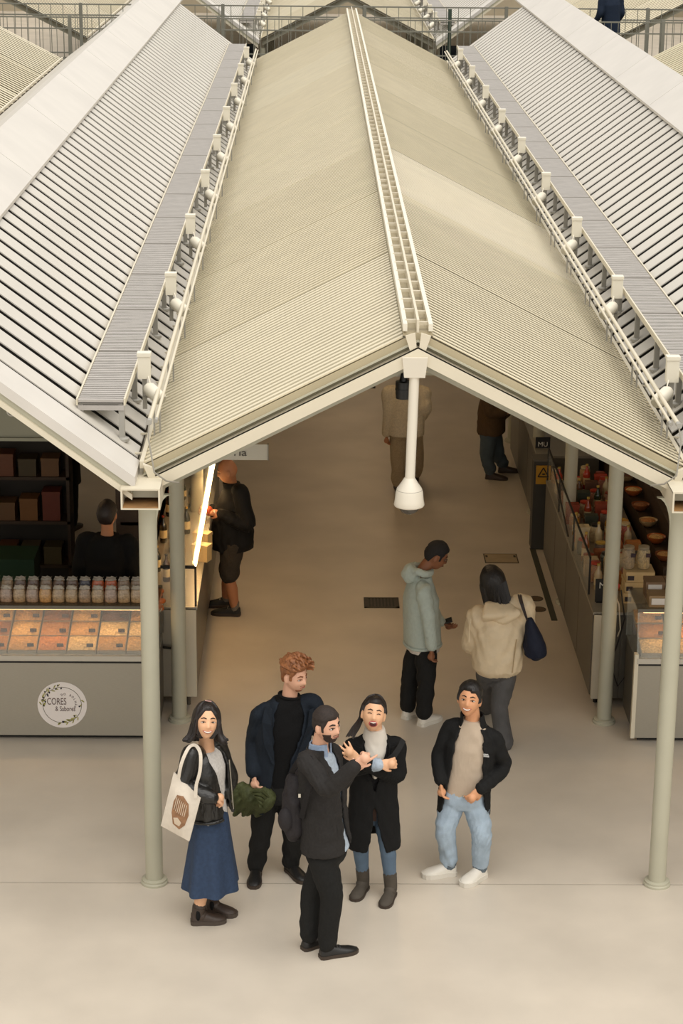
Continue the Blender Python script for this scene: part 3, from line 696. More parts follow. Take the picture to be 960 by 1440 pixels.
# wall shelf with packs and bottles behind the left side counter
sh = thing('wall_shelf', 'dark shelf unit with small goods behind left side counter', 'shelf', (-1.6, 19.5, 0))
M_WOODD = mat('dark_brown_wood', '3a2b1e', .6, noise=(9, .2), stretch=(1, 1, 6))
part('back', MB().box(-1.74, -1.70, 17.9, 22, 0, 2.2), M_WOODD, sh)
for z in (.5, 1.0, 1.4, 1.8, 2.2): part('shelf_board', MB().box(-1.70, -1.47, 17.9, 22, z-.03, z), M_WOODD, sh)
for y in (17.9, 19.2, 20.6, 21.97): part('upright', MB().box(-1.70, -1.47, y, y+.03, 0, 2.2), M_WOODD, sh)
pk = ['a84a2a', 'b98a4e', 'c2b28c', '7a2a1c', '4a4a2a', 'c07a3e', '8f7a63', '2d3a2a']
i = 0
for z in (1.0, 1.4, 1.8):
    for y in np.arange(18.05, 19.9, .26):
        c = pk[i % 8]; carton(-1.68, -1.51, y, y+.14, z, z+random.uniform(.12, .24), c, f'{["rust red","honey brown","cream","dark red","olive","orange","taupe","dark green"][i%8]} pack, {ORD[int((y-18.05)/.26+.5)]} on {dict([(1.0,"lower"),(1.4,"middle"),(1.8,"upper")])[z]} board of dark wall shelf', name='pack', cat='pack'); i += 1

# ---------------- right side counter
XA, XB, YA, YZ = 2.44, 3.10, 17.08, 25.0
cr = thing('side_counter', 'long steel and glass side counter on right of passage', 'counter', (2.75, 21, 0))
part('end_panel', MB().box(XA, XA+.085, YA-.03, YA, .08, .87), M_CREAM, cr)
for i, x in enumerate((XA+.13, XA+.24, XA+.34)): part('end_panel', MB().box(x, x+.095, YA-.015, YA, .08, .87), mat('mauve_grey_panel', '8b8288', .5) if i == 2 else M_INOXD, cr)
part('body', MB().box(XA+.004, XB, YA, 21.0, .08, .86), M_INOXD, cr); part('body', MB().box(XA+.004, XB, 21.9, YZ, .08, .86), M_INOXD, cr)
for k in range(4): part('side_panel', MB().box(XA-.008, XA+.004, YA+.02+k*.98, YA+.98+k*.98, .1, .85), M_INOXD, cr)
for k in range(3): part('side_panel', MB().box(XA-.008, XA+.004, 21.92+k*1.02, 22.92+k*1.02, .1, .85), M_INOXD, cr)
for (x, y) in ((XA+.06, YA+.1), (XB-.06, YA+.1), (XA+.06, 20.9), (XA+.06, 22.), (XB-.06, 24.9), (XA+.06, 24.9)): part('foot', MB().cyl((x, y, 0), (x, y, .08), .02, n=10), M_DARK, cr)
part('worktop', MB().box(XA-.012, XB, YA-.03, 21.0, .86, .885), M_INOX, cr); part('worktop', MB().box(XA-.012, XB, 21.9, YZ, .86, .885), M_INOX, cr)
part('glass_side', MB().box(XA, XA+.006, 17.5, 21.0, .885, 1.22), M_GLASS, cr)
for y in (17.5, 18.7, 19.9, 20.98): part('glass_post', MB().box(XA-.004, XA+.012, y, y+.014, .885, 1.23), M_DARK, cr)
part('top_frame', MB().box(XA-.004, XA+.012, 17.5, 21.0, 1.22, 1.235), M_DARK, cr)
part('brace', MB().tube([(XA-.01, 19.0, .93), (XA-.01, 20.4, 1.2)], .009, 6), M_DARK, cr)
# pedestal with the yellow warning sign
p = at(762, 768, Z=0)
r = thing('pedestal', 'dark pedestal bin carrying a yellow warning sign', 'pedestal', (2.44, 21.45, 0))
part('case', MB().box(2.34, 2.52, 21.36, 21.56, 0, .98), mat('dark_bin', '3c3a33', .5), r); part('top', MB().box(2.33, 2.53, 21.35, 21.57, .98, 1.0), M_INOXD, r)
a = at(754, 655, Y=21.33); b = at(773, 681, Y=21.33)
r = thing('warning_sign', 'yellow warning sign with black triangle on dark pedestal', 'sign', ((a[0]+b[0])/2, 21.33, b[2]))
part('plate', MB().box(a[0], b[0], 21.33, 21.345, b[2], a[2]), mat('warning_yellow', 'b98a1e', .5), r)
cx = (a[0]+b[0])/2; cz = b[2]+(a[2]-b[2])*.62; q = .055
for (s0, s1) in (((-q, -q*.8), (q, -q*.8)), ((q, -q*.8), (0, q)), ((0, q), (-q, -q*.8))): part('triangle_side', MB().cyl((cx+s0[0], 21.328, cz+s0[1]), (cx+s1[0], 21.328, cz+s1[1]), .006, n=6), M_DARK, r)
part('pictogram', MB().ell((cx+.004, 21.328, cz-.015), (.02, .004, .009)), M_DARK, r)
# goods on the right counter
for i, (px, col, nmz) in enumerate(((881, 'a4895f', 'brown'), (902, 'c2a56c', 'golden'))):
    p = at(px, 797, Y=17.38); jar(p[0]+.01, 17.38, 1.178, .2, .058, col, f'big glass jar of {nmz} cereal on the box stack by right counter')
    part('tag', MB().box(p[0]+.02, p[0]+.06, 17.302, 17.306, 1.30, 1.335), mat('tag_3b2a33', '3b2a33', .5), bpy.data.objects['jar' if i == 0 else 'jar.001'])
for k in range(3):
    z = .885+k*.097; carton(2.735-.008*(2-k), 2.975-.03*(2-k), 17.28, 17.5, z, z+.094, 'c4ad80', f'{["bottom","middle","top"][k]} tan box with dark tag in stack under the jars', tagc='2c2430')
names_c = ['amber', 'rust red', 'cream', 'dark green', 'copper', 'brown', 'ivory', 'tomato red', 'honey']
gc = ['a8692a', '8f3a1e', 'bfa983', '2c3322', '9a5a33', '5a3a24', 'c9b891', 'b5402a', 'b98a3e']
i = 0
for rowx in range(4):
    for y in np.arange(17.65, 20.9, .19):
        x = 2.53+rowx*.145+random.uniform(-.012, .012); c = i % 9 if random.random() < .7 else random.randrange(9); kk = ORD[int((y-17.65)/.19+.4)]
        rn = ['passage-side', 'second', 'third', 'inner'][rowx]; lab = f'{names_c[c]} %s, {kk} from the front in {rn} row on right side counter'
        t = i % 4
        if t == 0: bottle(x, y, .885, random.uniform(.2, .3), .036, gc[c], lab % 'bottle', cap='c2a24a', group='goods on the right side counter')
        elif t == 1: jar(x, y, .885, random.uniform(.14, .2), .055, gc[c], lab % 'jar', lid=random.choice(['b5402a', 'c9b891', '2c2a26']), group='goods on the right side counter')
        elif t == 2: carton(x-.06, x+.06, y-.05, y+.05, .885, .885+random.uniform(.1, .22), gc[c], lab % 'pack', name='pack', cat='pack')
        else: jar(x, y, .885, random.uniform(.1, .14), .06, gc[c], lab % 'pot', lid=random.choice(['c2a24a', '8f3a1e']), group='goods on the right side counter')
        i += 1
# bowls higher up on a stepped stand
stand = thing('stepped_stand', 'stepped wooden stand with bowls inside right stall', 'stand', (3.3, 20, 0))
part('body', MB().box(3.16, 3.5, 17.9, 22.5, 0, 1.0), M_WOODD, stand); part('step', MB().box(3.3, 3.5, 17.9, 22.5, 1.0, 1.2), M_WOODD, stand)
for k in range(9):
    y = 18.1+k*.5; x = 3.2
    r = thing('bowl', f'{ORD[k]} {["copper","orange","pale wooden"][k%3]} bowl from the front on stepped stand in right stall', 'bowl', (x, y, 1.0), 'bowls on the stepped stand')
    part('bowl_shell', MB().lathe([(.03, 0), (.05, .01), (.085, .05), (.09, .07), (.08, .066), (.05, .03)], (x, y, 1.0), 18), mat('bowl_%d' % (k % 3), ['9a5a33', 'b05a24', 'b09468'][k % 3], .3, metal=.4*(k % 3 == 0)), r, True)
    part('contents', MB().lathe([(.075, .055), (.06, .07), (.002, .082)], (x, y, 1.0), 16), M_NUT[k % 8], r, True)
# right front counter shelf: packs with white cards
for row in range(2):
    for k in range(4):
        x = 2.80+k*.17
        r = carton(x, x+.155, YFC+.14+row*.2, YFC+.30+row*.2, 1.165, 1.265+row*.05, ['8d7350', '7a5f44'][row], f'brown grain pack with white card, {ORD[k]} from left in {"back" if row else "front"} row above right trays', name='pack', cat='pack')
        part('price_card', MB().box(x+.015, x+.13, YFC+.13+row*.2, YFC+.134+row*.2, 1.19+row*.05, 1.245+row*.05), mat('card_white', 'cfc8bf', .5), r)
# black card with the letter M, red flower pick and hanging cables at the second right column
p = at(846, 838, Y=17.3)
r = thing('letter_card', 'black card with white letter M on right side counter', 'card', (p[0], 17.3, .885))
part('board', MB().box(p[0]-.06, p[0]+.06, 17.3, 17.31, .887, 1.10), M_BLACKP, r); lettering('M', .08, (p[0]-.0, 17.297, 1.04), M_SIGNT, r, 1)
part('foot', MB().box(p[0]-.05, p[0]+.05, 17.28, 17.34, .885, .892), M_BLACKP, r)
p = at(763, 625, Y=22.2)
r = thing('letter_card', 'small far black card lettered MU above yellow sign', 'card', (p[0], 22.2, .885))
part('board', MB().box(p[0]-.08, p[0]+.08, 22.2, 22.21, .887, p[2]+.08), M_BLACKP, r); lettering('MU', .075, (p[0], 22.197, p[2]), M_SIGNT, r, 1)
for k, (px, col) in enumerate(((672+202, '2b2a24'),)):
    solo('loose_cable', MB().tube([at(873, 830, Y=17.0), at(878, 870, Y=16.98), at(868, 905, Y=16.98), at(858, 935, Y=16.98), at(868, 965, Y=16.98), at(880, 950, Y=16.99)], .006, 6), M_DARK, 'black looping cable on end of right side counter', 'cable', smooth=True)
    solo('loose_cable', MB().tube([at(864, 834, Y=16.98), at(870, 850, Y=16.97), at(872, 885, Y=16.97), at(868, 895, Y=16.98)], .006, 6), M_CREAM, 'white cable on end of right side counter', 'cable', smooth=True)
p = at(867, 824, Y=17.0)
r = thing('flower_pick', 'small red paper flower beside second right column', 'flower', (p[0], 17.0, p[2]))
part('petals', MB().ell(p, (.028, .014, .028)), mat('red_paper', 'b23320', .6), r, True); part('stem', MB().cyl((p[0], 17.0, .87), p, .003, n=6), M_LEAF, r)

# ---------------- dark stall interiors
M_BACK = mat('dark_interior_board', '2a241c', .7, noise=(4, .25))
def rack(x0, x1, y, label, flip=1):
    r = thing('shelf_rack', label, 'shelf', ((x0+x1)/2, y, 0))
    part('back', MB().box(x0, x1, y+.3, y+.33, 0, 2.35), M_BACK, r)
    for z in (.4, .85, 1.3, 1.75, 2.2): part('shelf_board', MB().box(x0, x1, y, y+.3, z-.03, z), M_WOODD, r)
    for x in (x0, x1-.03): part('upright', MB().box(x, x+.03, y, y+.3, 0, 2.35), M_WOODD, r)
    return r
rack(-3.6, -2.35, 19.6, 'dark goods rack deep inside left stall'); rack(-2.05, -1.75, 24.6, 'narrow reddish shelf far behind left stall')
rack(3.7, 5.2, 18.6, 'dark goods rack deep inside right stall')
for base, n_, x0, dx, y, zs, side in (('l', 5, -3.5, .22, 19.63, (.4, .85, 1.3, 1.75), 'left'), ('r', 6, 3.76, .22, 18.63, (.4, .85, 1.3, 1.75), 'right')):
    for zi, z in enumerate(zs):
        for k in range(n_):
            c = random.randrange(8); h = random.uniform(.15, .3)
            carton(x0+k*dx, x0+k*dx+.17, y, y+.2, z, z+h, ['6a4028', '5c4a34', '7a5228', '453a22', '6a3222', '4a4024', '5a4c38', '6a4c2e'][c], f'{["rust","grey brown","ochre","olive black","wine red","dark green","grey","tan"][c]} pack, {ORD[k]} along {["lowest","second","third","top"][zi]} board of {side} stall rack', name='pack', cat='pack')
r = thing('green_crate', 'dark green produce crate stack inside left stall', 'crate', (-2.75, 18.6, 0))
for k in range(3): part('crate_box', MB().box(-2.95, -2.55, 18.4, 18.8, k*.3, k*.3+.27), mat('crate_green', '22402c', .5), r)
r = thing('scale', 'white weighing scale deep in right stall', 'scale', (3.45, 18.0, 0))
part('stand', MB().box(3.3, 3.6, 17.85, 18.1, 0, .95), M_INOXD, r); part('plate', MB().box(3.32, 3.58, 17.88, 18.08, .95, .99), M_SW, r); part('display', MB().box(3.4, 3.5, 18.07, 18.1, .99, 1.25), M_SW, r)

for X, Y, side, en, zc in ((-2.5, 18.2, 'left', 5, 4.06), (3.6, 19.2, 'right', 6, 3.84)):  # pendants added to warm and lift the dark stall interiors
    r = thing('added_pendant', f'added small warm pendant lamp inside the {side} stall', 'lamp', (X, Y, 2.3))
    part('shade', MB().lathe([(.02, .12), (.05, .1), (.12, .0), (.115, .0), (.045, .09)], (X, Y, 2.3), 18), M_DARK, r, True); part('bulb', MB().ell((X, Y, 2.33), (.03, .03, .035)), M_LED, r, True); part('cord', MB().cyl((X, Y, 2.41), (X, Y, zc), .005, n=6), M_DARK, r)
    L = bpy.data.lights.new('stall_fill_light', 'POINT'); L.energy = en; L.color = (1, .62, .3); L.shadow_soft_size = .05
    lo = bpy.data.objects.new('stall_fill_light', L); COL.objects.link(lo); lo.parent = r; lo.location = (0, 0, -.03)
# ================================================================== people: shape library
def V(*a): return np.array(a if len(a) > 1 else a[0], float)
def nrm(v): return v/(np.linalg.norm(v)+1e-12)
def crom(P, R, sub=5):
    """smooth curve through joints with radii"""
    P = [V(p) for p in P]; n = len(P)
    if n == 2: sub = max(sub, 3)
    Q, S = [], []
    for i in range(n-1):
        p0, p1, p2, p3 = P[max(i-1, 0)], P[i], P[i+1], P[min(i+2, n-1)]
        for k in range(sub):
            t = k/sub
            Q.append(.5*((2*p1)+(-p0+p2)*t+(2*p0-5*p1+4*p2-p3)*t*t+(-p0+3*p1-3*p2+p3)*t**3)); S.append(R[i]+(R[i+1]-R[i])*t)
    Q.append(P[-1]); S.append(R[-1]); return Q, S
def limb(mb, P, R, n=14, sub=5, sq=None, up=None):
    q, r = crom(P, R, sub); mb.tube(q, r, n, True, up, sq); mb.ell(P[0], (R[0],)*3, 10, 7); mb.ell(P[-1], (R[-1]*.98,)*3, 10, 7); return mb
def voxel(mb, vox=.007, sm=4, dec=1., wr=None, name='cloth'):
    me = mb.mesh(name); o = bpy.data.objects.new('tmp', me); COL.objects.link(o)
    r = o.modifiers.new('r', 'REMESH'); r.mode = 'VOXEL'; r.voxel_size = vox; r.use_smooth_shade = True
    if sm: s = o.modifiers.new('s', 'SMOOTH'); s.factor = .5; s.iterations = sm
    if dec < 1: d = o.modifiers.new('d', 'DECIMATE'); d.ratio = dec
    bpy.context.view_layer.update()
    out = bpy.data.meshes.new_from_object(o.evaluated_get(bpy.context.evaluated_depsgraph_get()))
    bpy.data.objects.remove(o); bpy.data.meshes.remove(me)
    out.name = name
    if wr:
        amp, fr, ph = wr; n = len(out.vertices); co = np.zeros(n*3); no = np.zeros(n*3)
        out.vertices.foreach_get('co', co); out.vertices.foreach_get('normal', no); co = co.reshape(-1, 3); no = no.reshape(-1, 3)
        x, y, z = co.T
        f = np.sin(fr*(z*1.3+.6*x+.3*np.sin(9*x+ph)+.2*np.sin(11*y))+ph)*.55+np.sin(fr*1.7*(z-.8*x+.5*y)+2.1*ph+1.3*np.sin(7*z))*.45
        f = np.sign(f)*np.abs(f)**.8*(.5+.5*np.sin(6*z+5*x+ph))+.35*np.sin(2.6*fr*(z+.5*np.sin(8*x+3*y+ph)))*np.clip(np.sin(9*z+4*x+2*ph), 0, 1)
        out.vertices.foreach_set('co', (co+no*(amp*f)[:, None]).ravel()); out.update()
    out.polygons.foreach_set('use_smooth', [True]*len(out.polygons)); return out
def spow(c, e): return math.copysign(abs(c)**e, c)

class Human:
    def __init__(s, label, gy, pel, chest, neck, head, yaw, yawp=None, yawh=None, sw=.19, hipw=.085, sc=1., cat='person', drop=.05):
        """joints as (px, py, dY) seen in the photograph at the depth of the feet (gy)"""
        s.gy = gy; J = s.J
        s.pel, s.chest, s.neck, s.head = J(pel), J(chest), J(neck), J(head)
        s.yc = math.radians(yaw); s.yp = math.radians(yaw if yawp is None else yawp); s.yh = math.radians(yaw if yawh is None else yawh)
        s.sc = sc
        base = (s.pel[0], gy, 0)
        s.root = thing('person', label, cat, base)
        F, L = s.fl(s.yc); up = nrm(s.neck-s.pel)
        s.sh = {'l': s.chest+L*sw-up*drop, 'r': s.chest-L*sw-up*drop}
        Fp, Lp = s.fl(s.yp); s.hip = {'l': s.pel+Lp*hipw, 'r': s.pel-Lp*hipw}
        s.knee, s.ank, s.foot, s.elb, s.wri = {}, {}, {}, {}, {}
        s.skin = MB()
    def J(s, j): return j if isinstance(j, np.ndarray) else at(j[0], j[1], Y=s.gy+j[2])
    def fl(s, a): return V(math.sin(a), -math.cos(a), 0), V(math.cos(a), math.sin(a), 0)
    def leg(s, k, knee, heel, toe, length=.27, ank=.085):
        h = at(heel[0], heel[1], Z=0)
        d = nrm(at(toe[0], toe[1], Z=0)-h) if hasattr(toe, '__len__') else V(math.sin(math.radians(toe)), -math.cos(math.radians(toe)), 0)
        s.foot[k] = (h, d, length); s.ank[k] = h+d*.055+V(0, 0, ank); hip = s.hip[k]
        if knee is None:
            s.knee[k] = (hip+s.ank[k])/2+d*.03
        else:
            ym = (hip[1]+s.ank[k][1])/2+knee[2]; s.knee[k] = at(knee[0], knee[1], Y=ym)
        return s
    def arm(s, k, elb, wri):
        s.elb[k] = s.J(elb); s.wri[k] = s.J(wri); return s
    # ---- rings around the trunk
    def trunk_c(s, t):
        if t <= 0: return s.pel+V(0, 0, t*.52)
        if t <= 1: return s.pel+(s.chest-s.pel)*t+s.bow*math.sin(math.pi*t) if hasattr(s, 'bow') else s.pel+(s.chest-s.pel)*t
        return s.chest+(s.neck-s.chest)*(t-1)/.1
    def ring(s, t, hw, hd, gap=(0, 0), n=36, e=.82, inset=0., fo=0., wav=None):
        c = s.trunk_c(t); a = s.yp+(s.yc-s.yp)*min(1, max(0, t)); F, L = s.fl(a)
        ax = nrm(s.chest-s.pel) if t > 0 else V(0, 0, 1); F = nrm(F-ax*(F@ax)); L = nrm(L-ax*(L@ax)); c = c+F*fo
        g0, g1 = math.radians(gap[0]), math.radians(gap[1])
        th = np.linspace(g0, 2*math.pi-g1, n, endpoint=(g0+g1 > 0))
        k = [(1+(wav[0]*math.sin(wav[1]*q+wav[2]) if wav else 0)) for q in th]
        return [c+F*(hd-inset)*spow(math.cos(q), e)*m_+L*(hw-inset)*spow(math.sin(q), e)*m_ for q, m_ in zip(th, k)]
    def shell(s, mb, st, th=.014, **kw):
        """open-fronted garment shell: st = [(t, halfwidth, halfdepth, gap_l, gap_r)]"""
        out = [s.ring(a, b, c, (g, h), **kw) for a, b, c, g, h in st]; inn = [s.ring(a, b, c, (g, h), inset=th, **kw) for a, b, c, g, h in st]
        rings = [o+i[::-1] for o, i in zip(out, inn)]; mb.loft(rings); return mb
    def solid(s, mb, st, **kw):
        mb.loft([s.ring(a, b, c, **kw) for a, b, c in st]); return mb
    def sleeves(s, mb, r=(.072, .066, .052, .046), ks='lr', cl=.05, cin=.5, end=1.):
        for k in ks:
            S, E_, W = s.sh[k], s.elb[k], s.wri[k]; n0 = s.neck*cin+S*(1-cin)-nrm(s.neck-s.pel)*.035
            limb(mb, [n0, S*.98+s.chest*.02, S*.55+E_*.45, E_, E_+(W-E_)*.97*end], [cl, r[0], r[1], r[2]+.004, r[3]], sub=6)
        return mb
    def cuff_pt(s, k, f=.97): return s.elb[k]+(s.wri[k]-s.elb[k])*f
    def trousers(s, mb, hw=.158, hd=.115, r=(.092, .07, .056), top=.16, end=.02, mid=None, flare=0):
        s.solid(mb, [(top, hw*.92, hd*.92), (.06, hw, hd), (-.04, hw*1.03, hd*1.02), (-.13, hw*.95, hd*.9)])
        for k in s.ank:
            H, K, A = s.hip[k], s.knee[k], s.ank[k]+V(0, 0, end)
            limb(mb, [H+V(0, 0, -.02), H*.5+K*.5, K, K*.45+A*.55, A], [r[0], (r[0]+r[1])/2+.006, r[1], (r[1]+r[2])/2, r[2]+flare], sub=5)
        return mb
    def body(s, arms=True, legs=True, hands=True, vox=.0055, dec=.35, fat=1., bare=(.03, .045, .034)):
        mb = s.skin
        s.solid(mb, [(-.1, .12*fat, .08*fat), (.05, .13*fat, .085*fat), (.4, .115*fat, .08*fat), (.75, .125*fat, .085*fat), (.95, .10*fat, .07*fat), (1.02, .06, .055)])
        F, L = s.fl(s.yh); nk = s.head-nrm(s.head-s.neck)*.05-F*.012
        limb(mb, [s.neck-nrm(s.neck-s.pel)*.06, s.neck, nk], [.058*s.sc, .054*s.sc, .052*s.sc])
        for k in s.elb: limb(mb, [s.sh[k], s.elb[k], s.wri[k]], [.04, .036, .026])
        for k in s.ank: limb(mb, [s.hip[k]-V(0, 0, .02), s.knee[k], s.knee[k]*.55+s.ank[k]*.45, s.ank[k], s.ank[k]+V(0, 0, -.03)], [.06, bare[1], bare[1]+.004, bare[2], bare[2]])
        return mb
    def finish_body(s, m, vox=.0055, dec=.4):
        me = voxel(s.skin, vox, 2, dec, name='body'); s.b = s.put('body', me, m); return s.b
    def put(s, name, me, m, parent=None, label=None):
        me.transform(Matrix.Translation(-Vector(s.root.location)))
        o = link(name, me, m, parent or s.root, label=label); return o
    def add(s, name, mb, m, smooth=True, parent=None, label=None):
        return part(name, mb, m, parent or s.root, smooth, label=label)
    def cloth(s, name, mb, m, vox=.008, sm=3, dec=.45, wr=(.004, 38, 0), label=None):
        return s.put(name, voxel(mb, vox, sm, dec, wr, name), m, label=label)
    # ---- head in its own frame
    def set_head(s, pitch=0, roll=0, k=1.):
        F, L = s.fl(s.yh); U = V(0, 0, 1); a, b = math.radians(pitch), math.radians(roll)
        F, U = F*math.cos(a)-U*math.sin(a), U*math.cos(a)+F*math.sin(a)
        L, U = L*math.cos(b)-U*math.sin(b), U*math.cos(b)+L*math.sin(b)
        s.hF, s.hL, s.hU, s.hk = F, L, U, k
    def hp(s, p): return s.head+(s.hL*p[0]+s.hF*p[1]+s.hU*p[2])*s.hk
    @staticmethod
    def jaw(z): t = max(0, -z/.118); return 1-.25*t**2
    @staticmethod
    def face_bump(x, z, male=True):
        g = lambda a, b: math.exp(-(a/b)**2)
        y = 0
        pr = 0 if z > .012 or z < -.05 else ((.012-z)/.047 if z > -.035 else max(0, (z+.05)/.015))
        y += .024*pr*g(x, .011+.006*pr)
        for e in (-1, 1): y -= .007*g(x-e*.033, .016)*g(z-.0, .012); y += .004*g(x-e*.04, .02)*g(z+.035, .02)
        y += .005*g(x, .04)*g(z-.022, .009)
        y += .006*g(x, .02)*g(z+.066, .012)+.007*g(x, .018)*g(z+.105, .016)
        return y
    def head_pt(s, az, el, off=0., feat=True):
        """az 0 = straight ahead, el = elevation"""
        a, b, c = .077, .096, .120; ce = math.cos(el)
        x, y, z = a*ce*math.sin(az), b*ce*math.cos(az), c*math.sin(el)
        x *= s.jaw(z); t = max(0, -z/c)
        if y < 0: y *= 1-.40*t; 
        else: y = y*.97+.012*t*t
        if feat and y > 0: y += s.face_bump(x, z)
        n = nrm(V(x/a**2, y/b**2, z/c**2)); p = V(x, y, z)+n*off; return p
    def fy(s, x, z):
        a, b, c = .077*s.jaw(z), .096, .120; q = max(.02, 1-(x/a)**2-(z/c)**2); t = max(0, -z/c)
        return .97*b*math.sqrt(q)+.012*t*t+s.face_bump(x, z)
    def add_head(s, ears=True):
        mb = s.skin; n, m = 56, 40; rings = []
        for i in range(1, m):
            el = -math.pi/2+math.pi*i/m
            rings.append([s.hp(s.head_pt(2*math.pi*j/n, el)) for j in range(n)])
        mb.loft(rings)
        for e in (-1, 1): mb.ell(s.hp((e*.079, -.008, -.012)), (.010*s.hk, .02*s.hk, .034*s.hk), 10, 8, (s.hL, s.hF, s.hU))
    def face(s, mouth='closed', brow='2a1d15', lip='9a5a4a', eye='slit', iris='2a1a10', gaze=0, by=.026, bt=.0045):
        f = lambda x, z, o=.002: s.hp((x, s.fy(x, z)+o, z))
        M_B = mat('brow_'+brow, brow, .8); M_L = mat('lip_'+lip, lip, .5); M_W = mat('eye_white', 'cfc6bb', .3); M_I = mat('iris_'+iris, iris, .2); M_T = mat('teeth', 'e4ddd0', .3); M_M = mat('mouth_inside', '4a1a18', .5)
        ax = (s.hL, s.hF, s.hU)
        for e in (-1, 1):
            s.add('eyebrow', MB().tube([f(e*.014, by), f(e*.03, by+.005), f(e*.048, by-.001)], [bt*.8, bt, bt*.5], 6), M_B)
            if eye == 'shut':
                s.add('eye', MB().tube([f(e*.018, .001, .003), f(e*.032, .006, .003), f(e*.046, .001, .003)], [.002, .003, .002], 6), M_B)
            else:
                h = .0075 if eye == 'open' else .0048
                ey = s.add('eye', MB().ell(f(e*.033, 0, .001), (.0155, .006, h), 12, 8, ax), M_W)
                s.add('iris', MB().ell(f(e*.033+gaze, 0, .005), (.0062, .004, min(.006, h*.95)), 10, 6, ax), M_I, parent=ey)
                s.add('lash', MB().tube([f(e*.017, h*.5, .004), f(e*.033, h+.001, .0055), f(e*.05, h*.4, .003)], [.0015, .0024, .0015], 6), M_B, parent=ey)
        if mouth == 'closed':
            s.add('lips', MB().tube([f(-.024, -.066), f(-.01, -.064, .004), f(0, -.065, .004), f(.01, -.064, .004), f(.024, -.066)], [.002, .0045, .005, .0045, .002], 8), M_L)
        elif mouth == 'smile':
            s.add('lips', MB().tube([f(x, -.064+.012*(abs(x)/.03)**2-.004, .002) for x in (-.031, -.018, 0, .018, .031)], [.003, .0075, .009, .0075, .003], 8), M_L)
            s.add('teeth', MB().tube([f(x, -.0625+.012*(abs(x)/.03)**2-.004, .0065) for x in (-.025, -.014, 0, .014, .025)], [.002, .005, .0058, .005, .002], 8), M_T)
        elif mouth == 'laugh':
            s.add('lips', MB().ell(f(0, -.067, .0), (.031, .012, .021), 16, 10, ax), M_L)
            s.add('mouth_opening', MB().ell(f(0, -.068, .005), (.025, .010, .016), 16, 10, ax), M_M)
            s.add('teeth', MB().tube([f(-.02, -.057, .009), f(0, -.060, .013), f(.02, -.057, .009)], [.003, .005, .003], 8), M_T)
    def hair_cap(s, line, thick, m, noise_=.003, fr=60, name='hair', ph=0, parent=None, lab=None):
        """line(az_deg)->lowest z of hair, thick(az_deg, el_deg)->metres"""
        n, mm = 64, 44; rings = []
        for i in range(1, mm):
            el = -math.pi/2+math.pi*i/mm; ring = []
            for j in range(n):
                az = 2*math.pi*j/n; d = math.degrees(az); d = d-360 if d > 180 else d
                p = s.head_pt(az, el, 0, False); t = (p[2]-line(d))/.02; t = max(-1, min(1, t))
                off = thick(d, math.degrees(el))*max(0, min(1, t*.5+.5))**.7 if t > -1 else 0
                off = -.012+(off+.012)*(max(0, min(1, t+.6)))
                off += noise_*(math.sin(fr*(p[0]*.9+p[1]*.3)+ph)*math.sin(fr*.8*p[2]+2*math.sin(fr*.4*p[1])+ph)) if off > 0 else 0
                ring.append(s.hp(s.head_pt(az, el, off, False)))
            rings.append(ring)
        mb = MB().loft(rings); return s.add(name, mb, m, parent=parent, label=lab)
    def lock(s, mb, pts, r0, r1=.002, n=6, sq=.6):
        q, r = crom([s.hp(p) for p in pts], [r0*.7]+[r0]*(len(pts)-2)+[r1], 4); mb.tube(q, r, n, True, None, sq)
    # ---- hand: palm and five separate bent fingers
    def hand(s, k, d, nor, curl=(25, 35, 25), spread=6, size=1., thumb=(35, 20), which=None, mb=None):
        """d = direction of the fingers, nor = direction the palm faces"""
        mb = mb or s.skin; d = nrm(V(d)); nor = V(nor); nor = nrm(nor-d*(nor@d)); side = np.cross(nor, d)   # towards thumb for the right hand
        if k == 'l': side = -side
        w = s.wri[k] if isinstance(k, str) and k in s.wri else V(k); z = size
        limb(mb, [w-d*.01, w+d*.045*z, w+d*.085*z], [.026*z, .036*z, .034*z], 12, 4, .45, side)
        L4 = (.072, .080, .074, .058); cs = curl if hasattr(curl[0], '__len__') else [curl]*4
        for i in range(4):
            o = (1.5-i)*.0185*z; a = math.radians((1.5-i)*spread); p = w+d*.085*z+side*o; dd = nrm(d*math.cos(a)+side*math.sin(a)); pts = [p-dd*.02]; c_ = 0
            pts.append(p)
            for q, fr_ in enumerate((.45, .3, .25)):
                c_ += math.radians(cs[i][q]); v = dd*math.cos(c_)+nor*math.sin(c_); p = p+v*L4[i]*fr_*z; pts.append(p)
            q, r = crom(pts, [.0095*z, .0095*z, .009*z, .0085*z, .007*z], 3); mb.tube(q, r, 8); mb.ell(pts[-1], (.007*z,)*3, 8, 6)
        p = w+d*.025*z+side*.026*z; a = math.radians(thumb[0]); v = nrm(d*math.cos(a)+side*math.sin(a)+nor*.25); pts = [p-v*.012, p, p+v*.036*z]
        b = math.radians(thumb[1]); v2 = nrm(v*math.cos(b)-side*math.sin(b)+nor*.2); pts.append(pts[-1]+v2*.03*z)
        q, r = crom(pts, [.012*z, .0125*z, .0105*z, .0085*z], 4); mb.tube(q, r, 8); mb.ell(pts[-1], (.0085*z,)*3, 8, 6)
